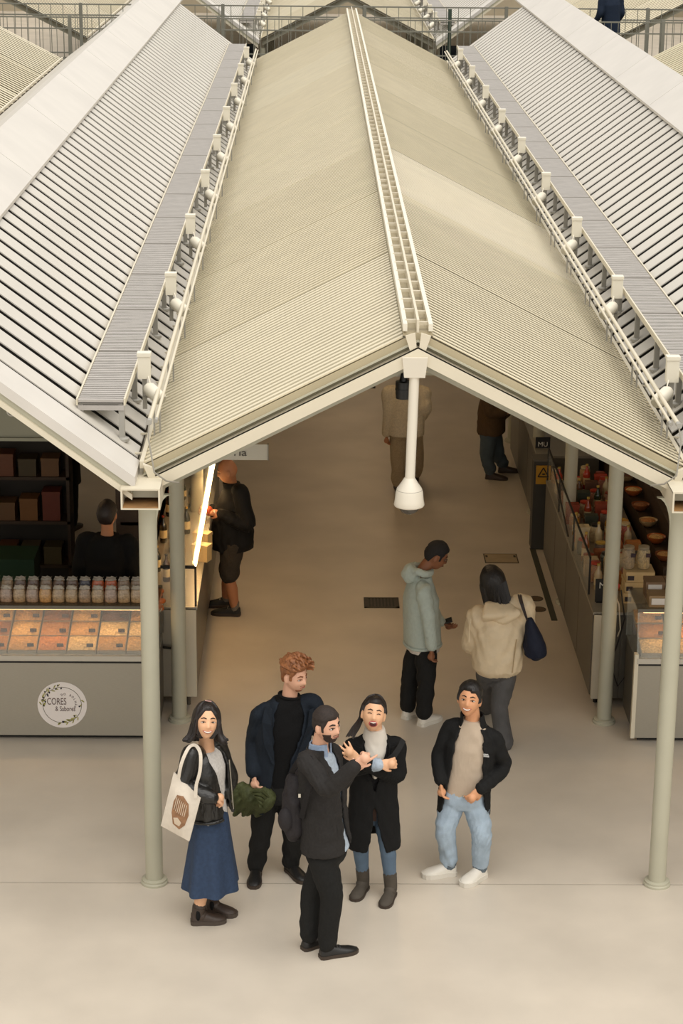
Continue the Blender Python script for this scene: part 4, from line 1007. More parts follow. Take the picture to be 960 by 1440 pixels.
    # ---- footwear
    def shoe(s, k, m_up, m_sole, w=1., hgt=1., sole=.024, shaft=None, toe=1., m_extra=None, name='shoe'):
        h, d, ln = s.foot[k]; sd = V(-d[1], d[0], 0); U = V(0, 0, 1)
        S = (0, .06, .16, .32, .5, .66, .8, .92, 1.); HWd = [x*w for x in (.022, .034, .037, .036, .042, .048, .046, .036, .014)]
        Z = [x*hgt for x in (.07, .088, .094, .088, .070, .058, .050, .040, .022)]
        so = MB(); rings = []
        for t, hw in zip(S, HWd):
            c = h+d*ln*(t-.0); rings.append([c+sd*(hw+.004)+U*0.001, c+sd*(hw+.005)+U*sole, c-sd*(hw+.005)+U*sole, c-sd*(hw+.004)+U*0.001])
        so.loft(rings)
        up = MB(); rings = []
        for t, hw, z in zip(S, HWd, Z):
            c = h+d*ln*(.012+t*.97); rings.append([c+sd*hw*math.cos(q)*(1 if q < .01 or q > 3.13 else 1.02)+U*(sole*.8+max(.008, z-sole*.8)*math.sin(q)**.8) for q in np.linspace(0, math.pi, 11)])
        up.loft(rings)
        if shaft:
            A = s.ank[k]; limb(up, [h+d*.075+U*.06, A+V(0, 0, -.01), A+(s.knee[k]-A)*shaft], [.045, .046, .050])
        o = s.add(name, up, m_up); s.add('sole', so, m_sole, False, parent=o); return o
    def lace(s, k, o, m_, n=3):
        h, d, ln = s.foot[k]; sd = V(-d[1], d[0], 0)
        for i in range(n):
            t = .42+.09*i; z = .088-.02*i+.004; c = h+d*ln*t+V(0, 0, z); s.add('lace', MB().tube([c-sd*.028-V(0, 0, .012), c+V(0, 0, .002), c+sd*.028-V(0, 0, .012)], .004, 6), m_, parent=o)
def fabric(name, col, rough=.85, nz=(60, .12), bp=(220, .25)): return mat(name, col, rough, noise=nz, bump=bp, spec=.25)
SK_L = mat('skin_light', 'e0ae92', .5, noise=(14, .04), spec=.4); SK_A = mat('skin_warm', 'd69c74', .5, noise=(14, .04), spec=.4); SK_T = mat('skin_tan', 'b9805c', .5, noise=(14, .04), spec=.4); SK_D = mat('skin_brown', '8a5a3e', .5, noise=(14, .04), spec=.4); SK_A2 = mat('skin_fair_warm', 'e6b48e', .5, noise=(14, .04), spec=.4)
H_BLK = mat('hair_black', '15110f', .45, noise=(30, .4), bump=(90, .5), stretch=(1, 1, .15)); H_RED = mat('hair_copper', '8e5a35', .5, noise=(40, .35), bump=(90, .5)); H_BRN = mat('hair_dark_brown', '241a15', .5, noise=(40, .3), bump=(120, .4)); H_BRB = mat('hair_brown_black', '1d1512', .45, noise=(30, .4), bump=(90, .5), stretch=(1, 1, .15))
F_BLK = fabric('black_wool', '141414'); F_BLK2 = fabric('black_cotton', '1a1a1a'); F_CHAR = fabric('charcoal_tweed', '2b2928'); F_NAVY = fabric('navy_wool', '1b222b'); F_TRS = fabric('black_trouser', '1d1d1c'); F_SOLE = mat('white_sole', 'd8d2c6', .6); F_SOLB = mat('brown_sole', '3c3128', .6)
LEATH = mat('black_leather', '1a1917', .35, bump=(50, .35), spec=.6); BOOTB = mat('brown_boot_leather', '40342c', .5, noise=(20, .15), bump=(60, .2)); WSHOE = mat('white_shoe', 'dcd6ca', .55, noise=(20, .04))
# ================================================================== the people
def short_hair(front=.062, side=.0, back=-.065):
    def f(d):
        a = abs(d)
        if a < 40: return front
        if a < 62: return front+(side+.02-front)*(a-40)/22
        if a < 78: return side-.018
        if a < 100: return side+.028
        return side+.02+(back-side-.02)*min(1, (a-100)/35)
    return f
# ---------- man in black jacket, beige T-shirt, pale jeans, white trainers (right)
def man_trainers():
    h = Human('smiling young man in black jacket, beige T-shirt and pale blue jeans', 13.88, (652, 1120, .03), (665, 1022, .03), (664, 1006, .02), (660, 983, -.04), -14, -8, -12, sw=.16, hipw=.075)
    h.sh['r'] += V(0, 0, .035); h.sh['l'] += V(.01, 0, -.035)
    h.leg('r', (626, 1166, -.06), (641, 1229), (601, 1233), .26).leg('l', (677, 1172, -.07), (681, 1231), (655, 1245), .26)
    h.arm('r', (617, 1064, .06), (619, 1098, -.05)).arm('l', (707, 1080, .05), (675, 1110, -.17))
    h.set_head(-14, 5); h.body(); h.add_head()
    h.hand('r', (.12, -.15, -1), (.9, 0, 0), (20, 30, 20)); h.hand('l', (-.75, -.1, -.8), (-.3, .8, -.2), (25, 35, 25))
    h.finish_body(SK_A)
    h.face('smile', '15100d', 'a8584a', 'slit')
    h.hair_cap(lambda d: short_hair(.056, .0)(d)+(.012 if -60 < d < 10 else 0), lambda d, e: .016+.006*(e > 30), H_BLK, .002, 110)
    c = MB(); h.solid(c, [(-.05, .158, .115), (.1, .155, .118), (.4, .15, .118), (.72, .158, .118), (.92, .145, .10), (1.02, .10, .085), (1.07, .07, .068)])
    h.cloth('t_shirt', c, fabric('beige_jersey', 'bcab97', .9, (12, .05), (200, .08)), wr=(.004, 30, 1))
    j = MB(); h.shell(j, [(-.24, .195, .155, 66, 56), (.05, .19, .15, 52, 42), (.4, .182, .145, 40, 34), (.75, .185, .142, 32, 30), (.93, .165, .118, 32, 30), (1.02, .105, .09, 38, 34)], .016)
    h.sleeves(j, (.06, .06, .055, .045)); h.cloth('jacket', j, F_BLK2, wr=(.006, 34, 2))
    cl = MB(); h.shell(cl, [(.99, .11, .093, 44, 40), (1.06, .09, .083, 46, 42), (1.12, .085, .08, 48, 44)], .012); h.cloth('collar', cl, F_BLK2, .006, 2, .7, None)
    # small white chest emblem: three quarter arcs over short bars
    p = [h.ring(.72, .188, .146, n=72)[i] for i in range(72)]; F, L = h.fl(h.yc); c0 = h.ring(.74, .192, .152, n=72)[8]
    e = MB()
    for i in range(3): e.tube([c0+L*(-.016+.010*i+.007*math.cos(q))+V(0, 0, .007*math.sin(q))+F*.006 for q in np.linspace(0, math.pi, 5)], .0032, 5)
    for i in range(2): e.tube([c0+L*-.022+V(0, 0, -.006-.007*i)+F*.006, c0+L*.018+V(0, 0, -.006-.007*i)+F*.006], .0025, 5)
    h.add('chest_emblem', e, mat('emblem_white', 'c9c9c6', .6))
    t = MB(); h.trousers(t, .162, .12, (.092, .075, .062), end=.03); h.cloth('jeans', t, mat('pale_denim', '9fb0bf', .85, noise=(9, .16), bump=(160, .25)), wr=(.010, 34, 3))
    for k in 'rl':
        cu = MB(); A = h.ank[k]; limb(cu, [A+V(0, 0, .05), A+V(0, 0, .0)], [.058, .054]); h.add('cuff', cu, mat('faded_denim_cuff', '5f6a72', .9))
        o = h.shoe(k, WSHOE, F_SOLE, 1.2, 1.25, .036); h.lace(k, o, F_SOLE)
    h.add('button', MB().ell(h.ring(.10, .16, .126)[0], (.008, .008, .008), 8, 6), M_INOX)
man_trainers()
# ---------- laughing woman in long black coat
def woman_coat():
    h = Human('laughing woman in long black coat with white scarf and arms crossed', 13.62, (525, 1128, .04), (527, 1040, .03), (527, 1030, .02), (525, 1004, -.06), 4, 0, 2, sw=.165, hipw=.07)
    h.leg('r', (507, 1190, -.05), (514, 1247), (497, 1268), .25).leg('l', (545, 1192, -.03), (552, 1256), (540, 1276), .25)
    h.arm('r', (487, 1080, -.02), (533, 1075, -.22)).arm('l', (556, 1090, -.02), (503, 1068, -.25))
    h.set_head(-22, 8); h.body(fat=.95); h.add_head()
    h.hand('l', (-.75, -.1, .75), (-.2, .9, .1), (10, 18, 14), 14); h.hand('r', (1, .1, .05), (.1, .9, -.3), (30, 40, 20))
    h.finish_body(SK_A2)
    h.face('laugh', '2a1d15', 'b04a48', 'shut')
    h.hair_cap(lambda d: short_hair(.070, .03, -.09)(d) if abs(d) < 85 else (.0 if d > 0 else -.05), lambda d, e: .012+.01*(abs(d) > 100), H_BRB, .002, 90)
    lk = MB()
    for i in range(16):
        t = i/15; x = -.062-.02*t; h.lock(lk, [(x*.9, -.03-.02*t, .03), (x-.012, -.04, -.05), (x-.03-.02*t, -.05+.03*t, -.115), (x-.05-.04*t, -.03+.04*t, -.17-.02*random.random())], .012)
    h.add('hair_locks', lk, H_BRB)
    c = MB(); h.solid(c, [(0, .14, .105), (.4, .135, .105), (.75, .15, .115), (.95, .125, .09), (1.02, .075, .068)]); h.cloth('jumper', c, fabric('dark_jumper', '1b1a1c'))
    sf = MB(); h.solid(sf, [(.5, .02, .145), (.62, .045, .150), (.75, .07, .148), (.88, .085, .13), (1.0, .09, .104), (1.10, .078, .086), (1.17, .068, .074)]); h.cloth('scarf', sf, fabric('white_scarf', 'd9d2c6', .9, (10, .03), (200, .08)), wr=(.004, 26, 1))
    j = MB(); h.shell(j, [(-.62, .20, .165, 24, 10), (-.45, .195, .16, 16, 4), (-.2, .185, .15, 6, 1), (.1, .172, .14, 1, 1), (.4, .165, .138, 2, 2), (.65, .172, .142, 16, 16), (.82, .17, .136, 26, 26), (.95, .155, .112, 34, 34), (1.04, .10, .088, 50, 50)], .018)
    h.sleeves(j, (.062, .062, .06, .052), 'lr', end=.86); h.cloth('coat', j, F_BLK, wr=(.005, 28, 1.5))
    for sg, k in ((1, 'l'), (-1, 'r')):   # lapels
        lp = MB(); F, L = h.fl(h.yc); idx = []
        for t, w0, w1 in ((.5, 4, 10), (.68, 18, 42), (.86, 27, 52), (.98, 36, 64)):
            n = 360; R_ = h.ring(t, .19-.02*(t > .9), .158-.02*(t > .9), n=n); a_, b_ = (w0, w1) if sg > 0 else (n-w0, n-w1); idx.append([R_[a_ % n], R_[b_ % n], R_[b_ % n]-F*.014, R_[a_ % n]-F*.014])
        lp.loft(idx); h.add('lapel', lp, F_BLK, False)
    cf = MB(); W = h.wri['r']; E_ = h.elb['r']; d = nrm(W-E_); limb(cf, [E_+(W-E_)*.80, W-d*.012], [.05, .046]); h.add('shirt_cuff', cf, fabric('pale_blue_shirt', 'a9b6c4'))
    t = MB(); h.trousers(t, .14, .11, (.082, .06, .038), end=.0); h.cloth('jeans', t, mat('mid_denim', '56697c', .85, noise=(9, .14), bump=(160, .25)), wr=(.004, 40, 1))
    for k in 'rl':
        h.shoe(k, mat('grey_brown_suede', '4a433a', .8, noise=(25, .12)), F_SOLB, 1., 1.05, .02, shaft=.32, name='boot')
    h.root['hold'] = 1; del h.root['hold']
    st = thing('shoulder_bag', 'small dark bag with broad black strap slung across the laughing woman', 'bag', (h.pel[0], h.gy-.2, .7))
    F, L = h.fl(h.yc); pts = [h.ring(t, .20, .168, n=360)[a % 360]+V(0, -.012, .01) for t, a in ((1.04, 70), (.97, 50), (.88, 34), (.80, 18), (.73, 2), (.66, 345))]
    part('strap', MB().tube(pts, .024, 6, True, V(0, -1, 0), .3) if False else strap_mb(pts, .02, F), fabric('black_webbing', '232323'), st)
    c0 = h.ring(-.1, .19, .16)[35]+V(.02, .07, .03); part('pouch', MB().obox(c0, (.045, 0, 0), (0, .03, 0), (0, 0, .07)), fabric('brown_pouch', '3a2a22'), st)
def strap_mb(pts, w, F, th=.005):
    mb = MB(); rings = []
    for i, p in enumerate(pts):
        t = nrm(V(pts[min(i+1, len(pts)-1)])-V(pts[max(i-1, 0)])); s_ = nrm(np.cross(t, F)); f = nrm(np.cross(s_, t)); p = V(p)
        rings.append([p-s_*w-f*th, p+s_*w-f*th, p+s_*w+f*th, p-s_*w+f*th])
    return mb.loft(rings)
woman_coat()
# ---------- man in charcoal blazer pointing, backpack
def man_pointing():
    h = Human('bearded man in charcoal blazer and black trousers pointing with raised hand', 12.80, (459, 1196, .0), (449, 1062, .02), (450, 1046, .02), (459, 1019, -.02), 62, 68, 46, sw=.18, hipw=.075)
    h.leg('l', (439, 1256, .02), (425, 1337), (445, 1330), .27).leg('r', (466, 1262, -.02), (449, 1348), (500, 1338), .28)
    h.arm('r', (462, 1108, -.34), (499, 1077, -.40)).arm('l', (470, 1110, .18), (492, 1086, .02))
    h.sh['r'] = h.J((430, 1070, -.17))
    h.set_head(-2, -4); h.body(); h.add_head()
    h.hand('r', (.75, -.05, .65), (.0, .9, .1), ((2, 4, 4), (45, 50, 30), (60, 60, 40), (65, 60, 40)), 4, thumb=(45, 10)); h.hand('l', (.6, -.2, .6), (0, .9, 0), (30, 40, 30))
    h.finish_body(SK_L)
    h.face('closed', '1d1613', '8a5548', 'open', gaze=.003, bt=.006)
    h.hair_cap(short_hair(.058, -.01), lambda d, e: .009+.006*(e > 25), mat('hair_cropped_brown', '2c221d', .7, noise=(90, .3), bump=(200, .5)), .001, 150)
    # short beard hugging jaw and lip
    n, mm = 48, 36; rings = []
    for i in range(1, mm):
        el = -math.pi/2+math.pi*i/mm; ring = []
        for j in range(n):
            az = 2*math.pi*j/n; d = math.degrees(az); d = d-360 if d > 180 else d; p = h.head_pt(az, el)
            ok = (-.118 < p[2] < -.072 and abs(d) < 85) or (-.055 < p[2]+.0 and p[2] < -.046 and abs(p[0]) < .028 and abs(d) < 60) or (abs(p[0]) > .024 and p[2] < -.035 and 0 < abs(d) < 80 and p[2] > -.118 and abs(p[0]) > .024+(p[2]+.072)*.6)
            ring.append(h.hp(h.head_pt(az, el, .0035 if ok else -.01)))
        rings.append(ring)
    h.add('beard', MB().loft(rings), mat('beard_brown', '3a2a22', .8, noise=(120, .4), bump=(220, .5)))
    c = MB(); h.solid(c, [(.02, .16, .15), (.1, .15, .135), (.4, .145, .115), (.75, .15, .12), (.95, .125, .09), (1.03, .075, .07)]); h.cloth('shirt', c, fabric('pale_blue_shirt', 'a9b6c4'))
    cl = MB(); h.shell(cl, [(1.0, .082, .08, 12, 12), (1.12, .066, .07, 16, 16)], .01); h.cloth('shirt_collar', cl, fabric('pale_blue_shirt2', '8fa0b8'), .005, 2, .8, None)
    j = MB(); h.shell(j, [(.03, .19, .16, 26, 12), (.1, .188, .157, 20, 7), (.2, .18, .15, 8, 3), (.45, .175, .145, 2, 2), (.72, .188, .15, 6, 4), (.92, .17, .12, 22, 16), (1.03, .10, .092, 40, 40)], .018)
    h.sleeves(j, (.066, .066, .06, .05), 'lr'); h.cloth('blazer', j, F_CHAR, wr=(.006, 30, .7))
    lc = MB(); h.shell(lc, [(.98, .115, .10, 40, 40), (1.08, .085, .088, 44, 44)], .012); h.cloth('blazer_collar', lc, F_CHAR, .006, 2, .8, None)
    cf = MB(); W, E_ = h.wri['r'], h.elb['r']; d = nrm(W-E_); limb(cf, [W-d*.05, W-d*.004], [.041, .038]); h.add('shirt_cuff', cf, fabric('pale_blue_shirt', 'a9b6c4'))
    h.add('ring', MB().lathe([(.011, -.003), (.012, 0), (.011, .003)], h.wri['r']+V(.068, -.02, .05), 10), mat('silver', 'd0d0d0', .2, metal=.8))
    t = MB(); h.trousers(t, .158, .125, (.10, .078, .064), end=.02); h.cloth('trousers', t, F_TRS, wr=(.006, 32, 1.1))
    for k in 'rl': o = h.shoe(k, mat('black_shoe_leather', '1c1b1a', .4, bump=(60, .1)), F_SOLB, 1., 1.0, .026); h.lace(k, o, mat('dark_lace', '3a3a3c', .7))
    # backpack hanging behind him
    F, L = h.fl(h.yc); b = thing('backpack', 'charcoal backpack hanging on the pointing man', 'backpack', h.J((415, 1180, .05)))
    P = lambda px, py, dy: at(px, py, Y=h.gy+dy)
    bk = MB(); rings = []
    for (py, x0, x1, dp) in ((1086, 408, 424, .06), (1096, 402, 428, .10), (1120, 397, 430, .125), (1148, 396, 430, .13), (1165, 398, 428, .12), (1177, 404, 422, .08)):
        a_ = P(x0, py, .02); c_ = P(x1, py, .02); m_ = (a_+c_)/2; hw = (c_[0]-a_[0])/2
        rings.append([m_+V(hw*spow(math.cos(q), .8), dp*spow(math.sin(q), .8), 0) for q in np.linspace(0, 2*math.pi, 20, endpoint=False)])
    bk.loft(rings); me = voxel(bk, .009, 3, .5, (.006, 30, 2)); me.transform(Matrix.Translation(-b.location)); link('main_body', me, fabric('charcoal_nylon', '2a2729', .7), b)
    po = MB().ell(P(402, 1152, -.08), (.055, .06, .085)); part('front_pocket', po, fabric('charcoal_nylon', '2a2729', .7), b, True)
    st = [P(408, 1090, .03), P(416, 1076, -.05), P(424, 1066, -.13), P(436, 1066, -.2), P(440, 1085, -.25), P(432, 1115, -.24), P(424, 1150, -.12)]
    q, r_ = crom(st, [.02]*7, 4); part('shoulder_strap', strap_mb([V(x) for x in q], .018, V(-.3, -1, .2), .006), fabric('charcoal_webbing', '211f20'), b)
    part('buckle', MB().obox(P(421, 1119, -.14), (.008, 0, 0), (0, .004, 0), (0, 0, .012)), M_SW, b)
man_pointing()
# ---------- red-haired man
def man_red():
    h = Human('red-haired man in open navy blazer and black jumper holding a green jacket', 13.86, (388, 1112, .02), (405, 986, .03), (408, 972, .02), (414, 949, -.02), 12, 6, 48, sw=.195, hipw=.085)
    h.sh['r'] += V(0, 0, -.03); h.sh['l'] += V(0, 0, .02)
    h.leg('r', (368, 1166, -.03), (361, 1226), (357, 1246), .28).leg('l', (412, 1172, -.02), (404, 1222), (427, 1241), .28)
    h.arm('r', (357, 1044, .04), (356, 1086, -.09)).arm('l', (454, 1050, .1), (436, 1098, -.06))
    h.set_head(6, -4); h.body(); h.add_head()
    h.hand('r', (.15, -.35, -1), (.9, .3, .1), (30, 45, 30)); h.hand('l', (-.5, -.1, -.9), (-.5, .8, 0), (25, 30, 20))
    h.finish_body(SK_L)
    h.face('closed', '7a4a2c', '9a5a4a', 'open', bt=.005)
    h.hair_cap(short_hair(.062, .005, -.06), lambda d, e: .014+(.03 if e > 35 else .012*max(0, e)/35), H_RED, .005, 70)
    lk = MB(); rnd = random.Random(3)
    for i in range(70):
        az = rnd.uniform(-math.pi, math.pi); el = rnd.uniform(.55, 1.45); p = h.head_pt(az, el, .02, False); tdir = V(rnd.uniform(-.5, .5), .75+rnd.uniform(-.6, .5), 0)
        h.lock(lk, [p, p+nrm(p)*.022+tdir*.012, p+nrm(p)*.03+tdir*.034, p+nrm(p)*.016+tdir*.055], .011, .003)
    h.add('wavy_locks', lk, H_RED)
    n, mm = 48, 36; rings = []
    for i in range(1, mm):
        el = -math.pi/2+math.pi*i/mm; ring = []
        for j in range(n):
            az = 2*math.pi*j/n; d = math.degrees(az); d = d-360 if d > 180 else d; p = h.head_pt(az, el)
            ok = (-.056 < p[2] < -.047 and abs(p[0]) < .026 and abs(d) < 60) or (-.118 < p[2] < -.09 and abs(d) < 55)
            ring.append(h.hp(h.head_pt(az, el, .003 if ok else -.01)))
        rings.append(ring)
    h.add('moustache', MB().loft(rings), mat('moustache_red', '8a5536', .8, noise=(120, .3)))
    c = MB(); h.solid(c, [(-.02, .16, .12), (.3, .155, .12), (.7, .17, .125), (.93, .145, .10), (1.02, .095, .085), (1.06, .072, .07)]); h.cloth('jumper', c, fabric('black_knit', '0f0f10', .9, (90, .2), (200, .4)))
    h.add('neckband', MB().tube([h.ring(1.06, .072, .07)[i] for i in range(36)]+[h.ring(1.06, .072, .07)[0]], .011, 8), fabric('black_knit', '0f0f10'))
    j = MB(); h.shell(j, [(-.24, .215, .165, 22, 26), (-.05, .205, .16, 14, 18), (.2, .195, .152, 10, 14), (.42, .192, .15, 12, 16), (.7, .205, .155, 26, 28), (.9, .185, .125, 34, 34), (1.02, .11, .095, 46, 46)], .018)
    h.sleeves(j, (.066, .066, .06, .055)); h.cloth('blazer', j, F_NAVY, wr=(.006, 28, 2.2))
    F, L = h.fl(h.yc)
    for sg in (1, -1):
        lp = MB(); idx = []
        for t, w0, w1 in ((.40, 13, 18), (.6, 22, 42), (.82, 31, 56), (.97, 40, 66)):
            n = 360; R_ = h.ring(t, .222-.03*(t > .9), .170-.025*(t > .9), n=n); a_, b_ = (w0, w1) if sg > 0 else (n-w0, n-w1); idx.append([R_[a_], R_[b_], R_[b_]-F*.016, R_[a_]-F*.016])
        lp.loft(idx); h.add('lapel', lp, F_NAVY, False)
    t = MB(); h.trousers(t, .165, .125, (.10, .078, .066), end=.0); h.cloth('trousers', t, F_TRS, wr=(.006, 30, 2.1))
    for k in 'rl': h.shoe(k, mat('black_shoe_leather', '1c1b1a', .4), F_SOLB, 1.05, 1.05, .026)
    # crumpled green jacket in his hand
    g = thing('folded_jacket', 'crumpled olive green jacket held by the red-haired man', 'jacket', at(356, 1135, Y=13.78))
    mb = MB(); P = lambda px, py, dy: at(px, py+5, Y=13.79+dy)
    limb(mb, [P(328, 1104, .0), P(338, 1118, -.02), P(332, 1136, .0)], [.05, .07, .035]); limb(mb, [P(340, 1104, -.02), P(352, 1116, -.06), P(346, 1136, -.02)], [.05, .07, .04])
    limb(mb, [P(356, 1106, -.02), P(371, 1118, -.06), P(362, 1134, -.02)], [.05, .09, .05]); mb.ell(P(370, 1120, -.05), (.085, .08, .085)); mb.ell(P(352, 1126, .02), (.12, .06, .05))
    me = voxel(mb, .008, 2, .6, (.012, 55, 1)); me.transform(Matrix.Translation(-g.location)); link('bundled_cloth', me, fabric('olive_nylon', '454a2c', .6, (20, .2), (60, .5)), g)
    fd = MB()
    for i in range(5):
        q, r_ = crom([P(352+i*3, 1108+i*3, -.14), P(366, 1106+i*6, -.155), P(378-i*2, 1116+i*4, -.12)], [.008, .014, .006], 5); fd.tube(q, r_, 6)
    part('fold', fd, fabric('olive_nylon', '454a2c'), g, True)
man_red()
# ---------- smiling woman with tote bag
def woman_tote():
    h = Human('smiling woman in black leather jacket and long navy denim skirt', 13.22, (296, 1150, .02), (288, 1056, .03), (290, 1046, .02), (290, 1014, -.05), 58, 66, 12, sw=.165, hipw=.075)
    h.leg('r', None, (268, 1299), (317, 1296), .25).leg('l', None, (288, 1282), (322, 1287), .24)
    h.sh['r'] = h.J((269, 1060, -.12)); h.sh['l'] = h.J((307, 1053, .14))
    h.arm('r', (258, 1106, -.17), (299, 1122, -.20)).arm('l', (322, 1096, .14), (310, 1118, .05))
    h.set_head(-16, 6); h.body(fat=.92, bare=(.03, .045, .036)); h.add_head()
    h.hand('r', (.5, .75, -.35), (.1, .5, -.6), (40, 50, 40)); h.hand('l', (-.4, -.1, -.5), (-.5, .5, 0), (30, 40, 30))
    h.finish_body(SK_A2)
    h.face('smile', '1d1512', 'b5605a', 'slit')
    h.hair_cap(lambda d: .078 if abs(d) < 20 else (.078-.075*(abs(d)-20)/40 if abs(d) < 60 else -.11), lambda d, e: .016+.008*(abs(d) > 60), H_BRB, .002, 90)
    lk = MB(); rnd = random.Random(5)
    for i in range(60):
        d = math.radians(58+(302-58)*i/59); a, b = math.sin(d), math.cos(d); sgn = 1 if a > 0 else -1
        ln = -.115-.02*rnd.random(); f = .015*rnd.random()
        h.lock(lk, [(.07*a, .08*b, .06), (.088*a, .10*b-.005, -.02), (.092*a+sgn*f, .10*b-.01, -.09), (.105*a+sgn*(.012+f), .10*b-.01+.02*rnd.random(), ln), (.125*a+sgn*(.02+f), .11*b, ln-.02+.02*rnd.random())], .017, .003)
    h.add('hair_locks', lk, H_BRB); h.add('hair_clip', MB().tube([h.hp((-.02, .03, .142)), h.hp((.02, .05, .138))], .004, 6), mat('hairclip_pink', 'b58f8a', .3))
    c = MB(); h.solid(c, [(0, .14, .105), (.4, .13, .102), (.75, .145, .115), (.95, .12, .09), (1.02, .075, .068)]); h.cloth('blouse', c, fabric('white_blouse', 'cfcac4'))
    j = MB(); h.shell(j, [(.06, .165, .14, 24, 14), (.25, .165, .138, 22, 12), (.5, .168, .14, 22, 14), (.75, .175, .142, 26, 20), (.93, .155, .112, 34, 30), (1.03, .10, .09, 46, 46)], .016)
    h.sleeves(j, (.07, .066, .062, .05)); h.cloth('leather_jacket', j, LEATH, wr=(.008, 42, 1))
    h.add('zip', MB().tube([h.ring(t, .176, .15, n=360)[22] for t in (.1, .3, .5, .7, .85)], .004, 6), M_INOX)
    h.add('hem_band', MB().tube([h.ring(.07, .168, .143, n=72)[i] for i in range(5, 69)], .013, 8), LEATH)
    sk = MB(); R_ = []
    for t, w_, d_, am in ((.14, .125, .10, 0), (.0, .145, .12, .0), (-.3, .165, .14, .03), (-.6, .185, .16, .06), (-.9, .205, .18, .09), (-1.0, .212, .186, .10)):
        out = h.ring(t, w_, d_, n=60, e=1., wav=(am, 7, 1.2)); R_.append(out)
    inn = [[p+(h.trunk_c(-.5)-p)*V(.06, .06, 0) for p in r] for r in R_]
    sk.loft([r for r in R_], cap=False); sk.loft([r for r in inn[::-1]], cap=False)
    n = 60; k0 = len(sk.v)
    sk.loft([R_[-1], inn[-1]], cap=False)
    h.add('skirt', sk, mat('dark_denim_skirt', '2b3d58', .85, noise=(40, .14), bump=(180, .3)))
    for k in 'rl':
        o = h.shoe(k, BOOTB, mat('boot_sole', '4a4038', .7), 1.05, 1.15, .03, shaft=.13, name='boot')
        A = h.ank[k]; h.add('elastic_panel', MB().ell(A+V(0, -.028, .0), (.02, .028, .05)), F_BLK, parent=o)
    # tote bag
    P = lambda px, py, dy: at(px, py, Y=13.22+dy)
    b = thing('tote_bag', 'white canvas tote bag with brown print hanging from smiling woman\'s shoulder', 'bag', P(246, 1180, -.25))
    M_CAN = fabric('natural_canvas', 'd6ccbd', .85, (30, .05))
    A, B, C, D = P(243, 1088, -.22), P(281, 1124, -.27), P(265, 1185, -.30), P(225, 1163, -.25)   # corners of the near face
    mb = MB(); n = 7; th = lambda u, v: .012+.05*math.sin(math.pi*u)*math.sin(math.pi*min(1, v*1.0))**.6
    fr = [[(A*(1-u)+B*u)*(1-v)+(D*(1-u)+C*u)*v+V(-.2, -1, 0)*(th(u, v)-.03) for u in np.linspace(0, 1, n)] for v in np.linspace(0, 1, n)]
    bk = [[(A*(1-u)+B*u)*(1-v)+(D*(1-u)+C*u)*v+V(.2, 1, 0)*(th(u, v)+.02) for u in np.linspace(0, 1, n)] for v in np.linspace(0, 1, n)]
    mb.loft([f+g[::-1] for f, g in zip(fr, bk)]); part('canvas_body', mb, M_CAN, b, True)
    M_PR = mat('print_brown', '8f6a4c', .8, noise=(30, .25)); M_PR2 = mat('print_pale', 'c9b7a0', .8)
    def onbag(u, v, off=.004): return (A*(1-u)+B*u)*(1-v)+(D*(1-u)+C*u)*v+V(-.2, -1, 0)*(th(u, v)-.03+off)
    def patch(name, pts, m_, off):
        c_ = onbag(*np.mean(pts, 0), off); k = [onbag(u, v, off) for u, v in pts]; m2 = MB(); nn = len(k); back = [q+V(.0, .006, 0) for q in k]
        m2.add([c_]+k+back, [(0, 1+i, 1+(i+1) % nn) for i in range(nn)]+[(1+i, 1+nn+i, 1+nn+(i+1) % nn, 1+(i+1) % nn) for i in range(nn)]); part(name, m2, m_, b)
    patch('print', [(.30, .25), (.5, .18), (.72, .25), (.80, .45), (.76, .68), (.62, .82), (.38, .78), (.26, .6), (.24, .4)], M_PR, .005)
    for i in range(7): u = .3+.06*i; patch('print', [(u, .3), (u+.02, .26), (u+.03, .5), (u+.01, .52)], M_PR2, .008)
    patch('print', [(.36, .66), (.5, .60), (.64, .66), (.6, .75), (.44, .75)], M_PR2, .008)
    top = P(272, 1047, -.12)
    for (e0, dy, off) in (((251, 1089), -.24, -.012), ((277, 1110), -.30, .012)):
        pass
    q, r_ = crom([P(251, 1094, -.245), P(255, 1074, -.25), P(263, 1055, -.215), P(270, 1048, -.15), P(277, 1050, -.17), P(282, 1062, -.245), P(281, 1085, -.27), P(276, 1104, -.275), P(275, 1122, -.285)], [.01]*9, 5)
    part('handle', strap_mb(q, .011, V(-.15, -1, .35), .004), M_CAN, b)
woman_tote()
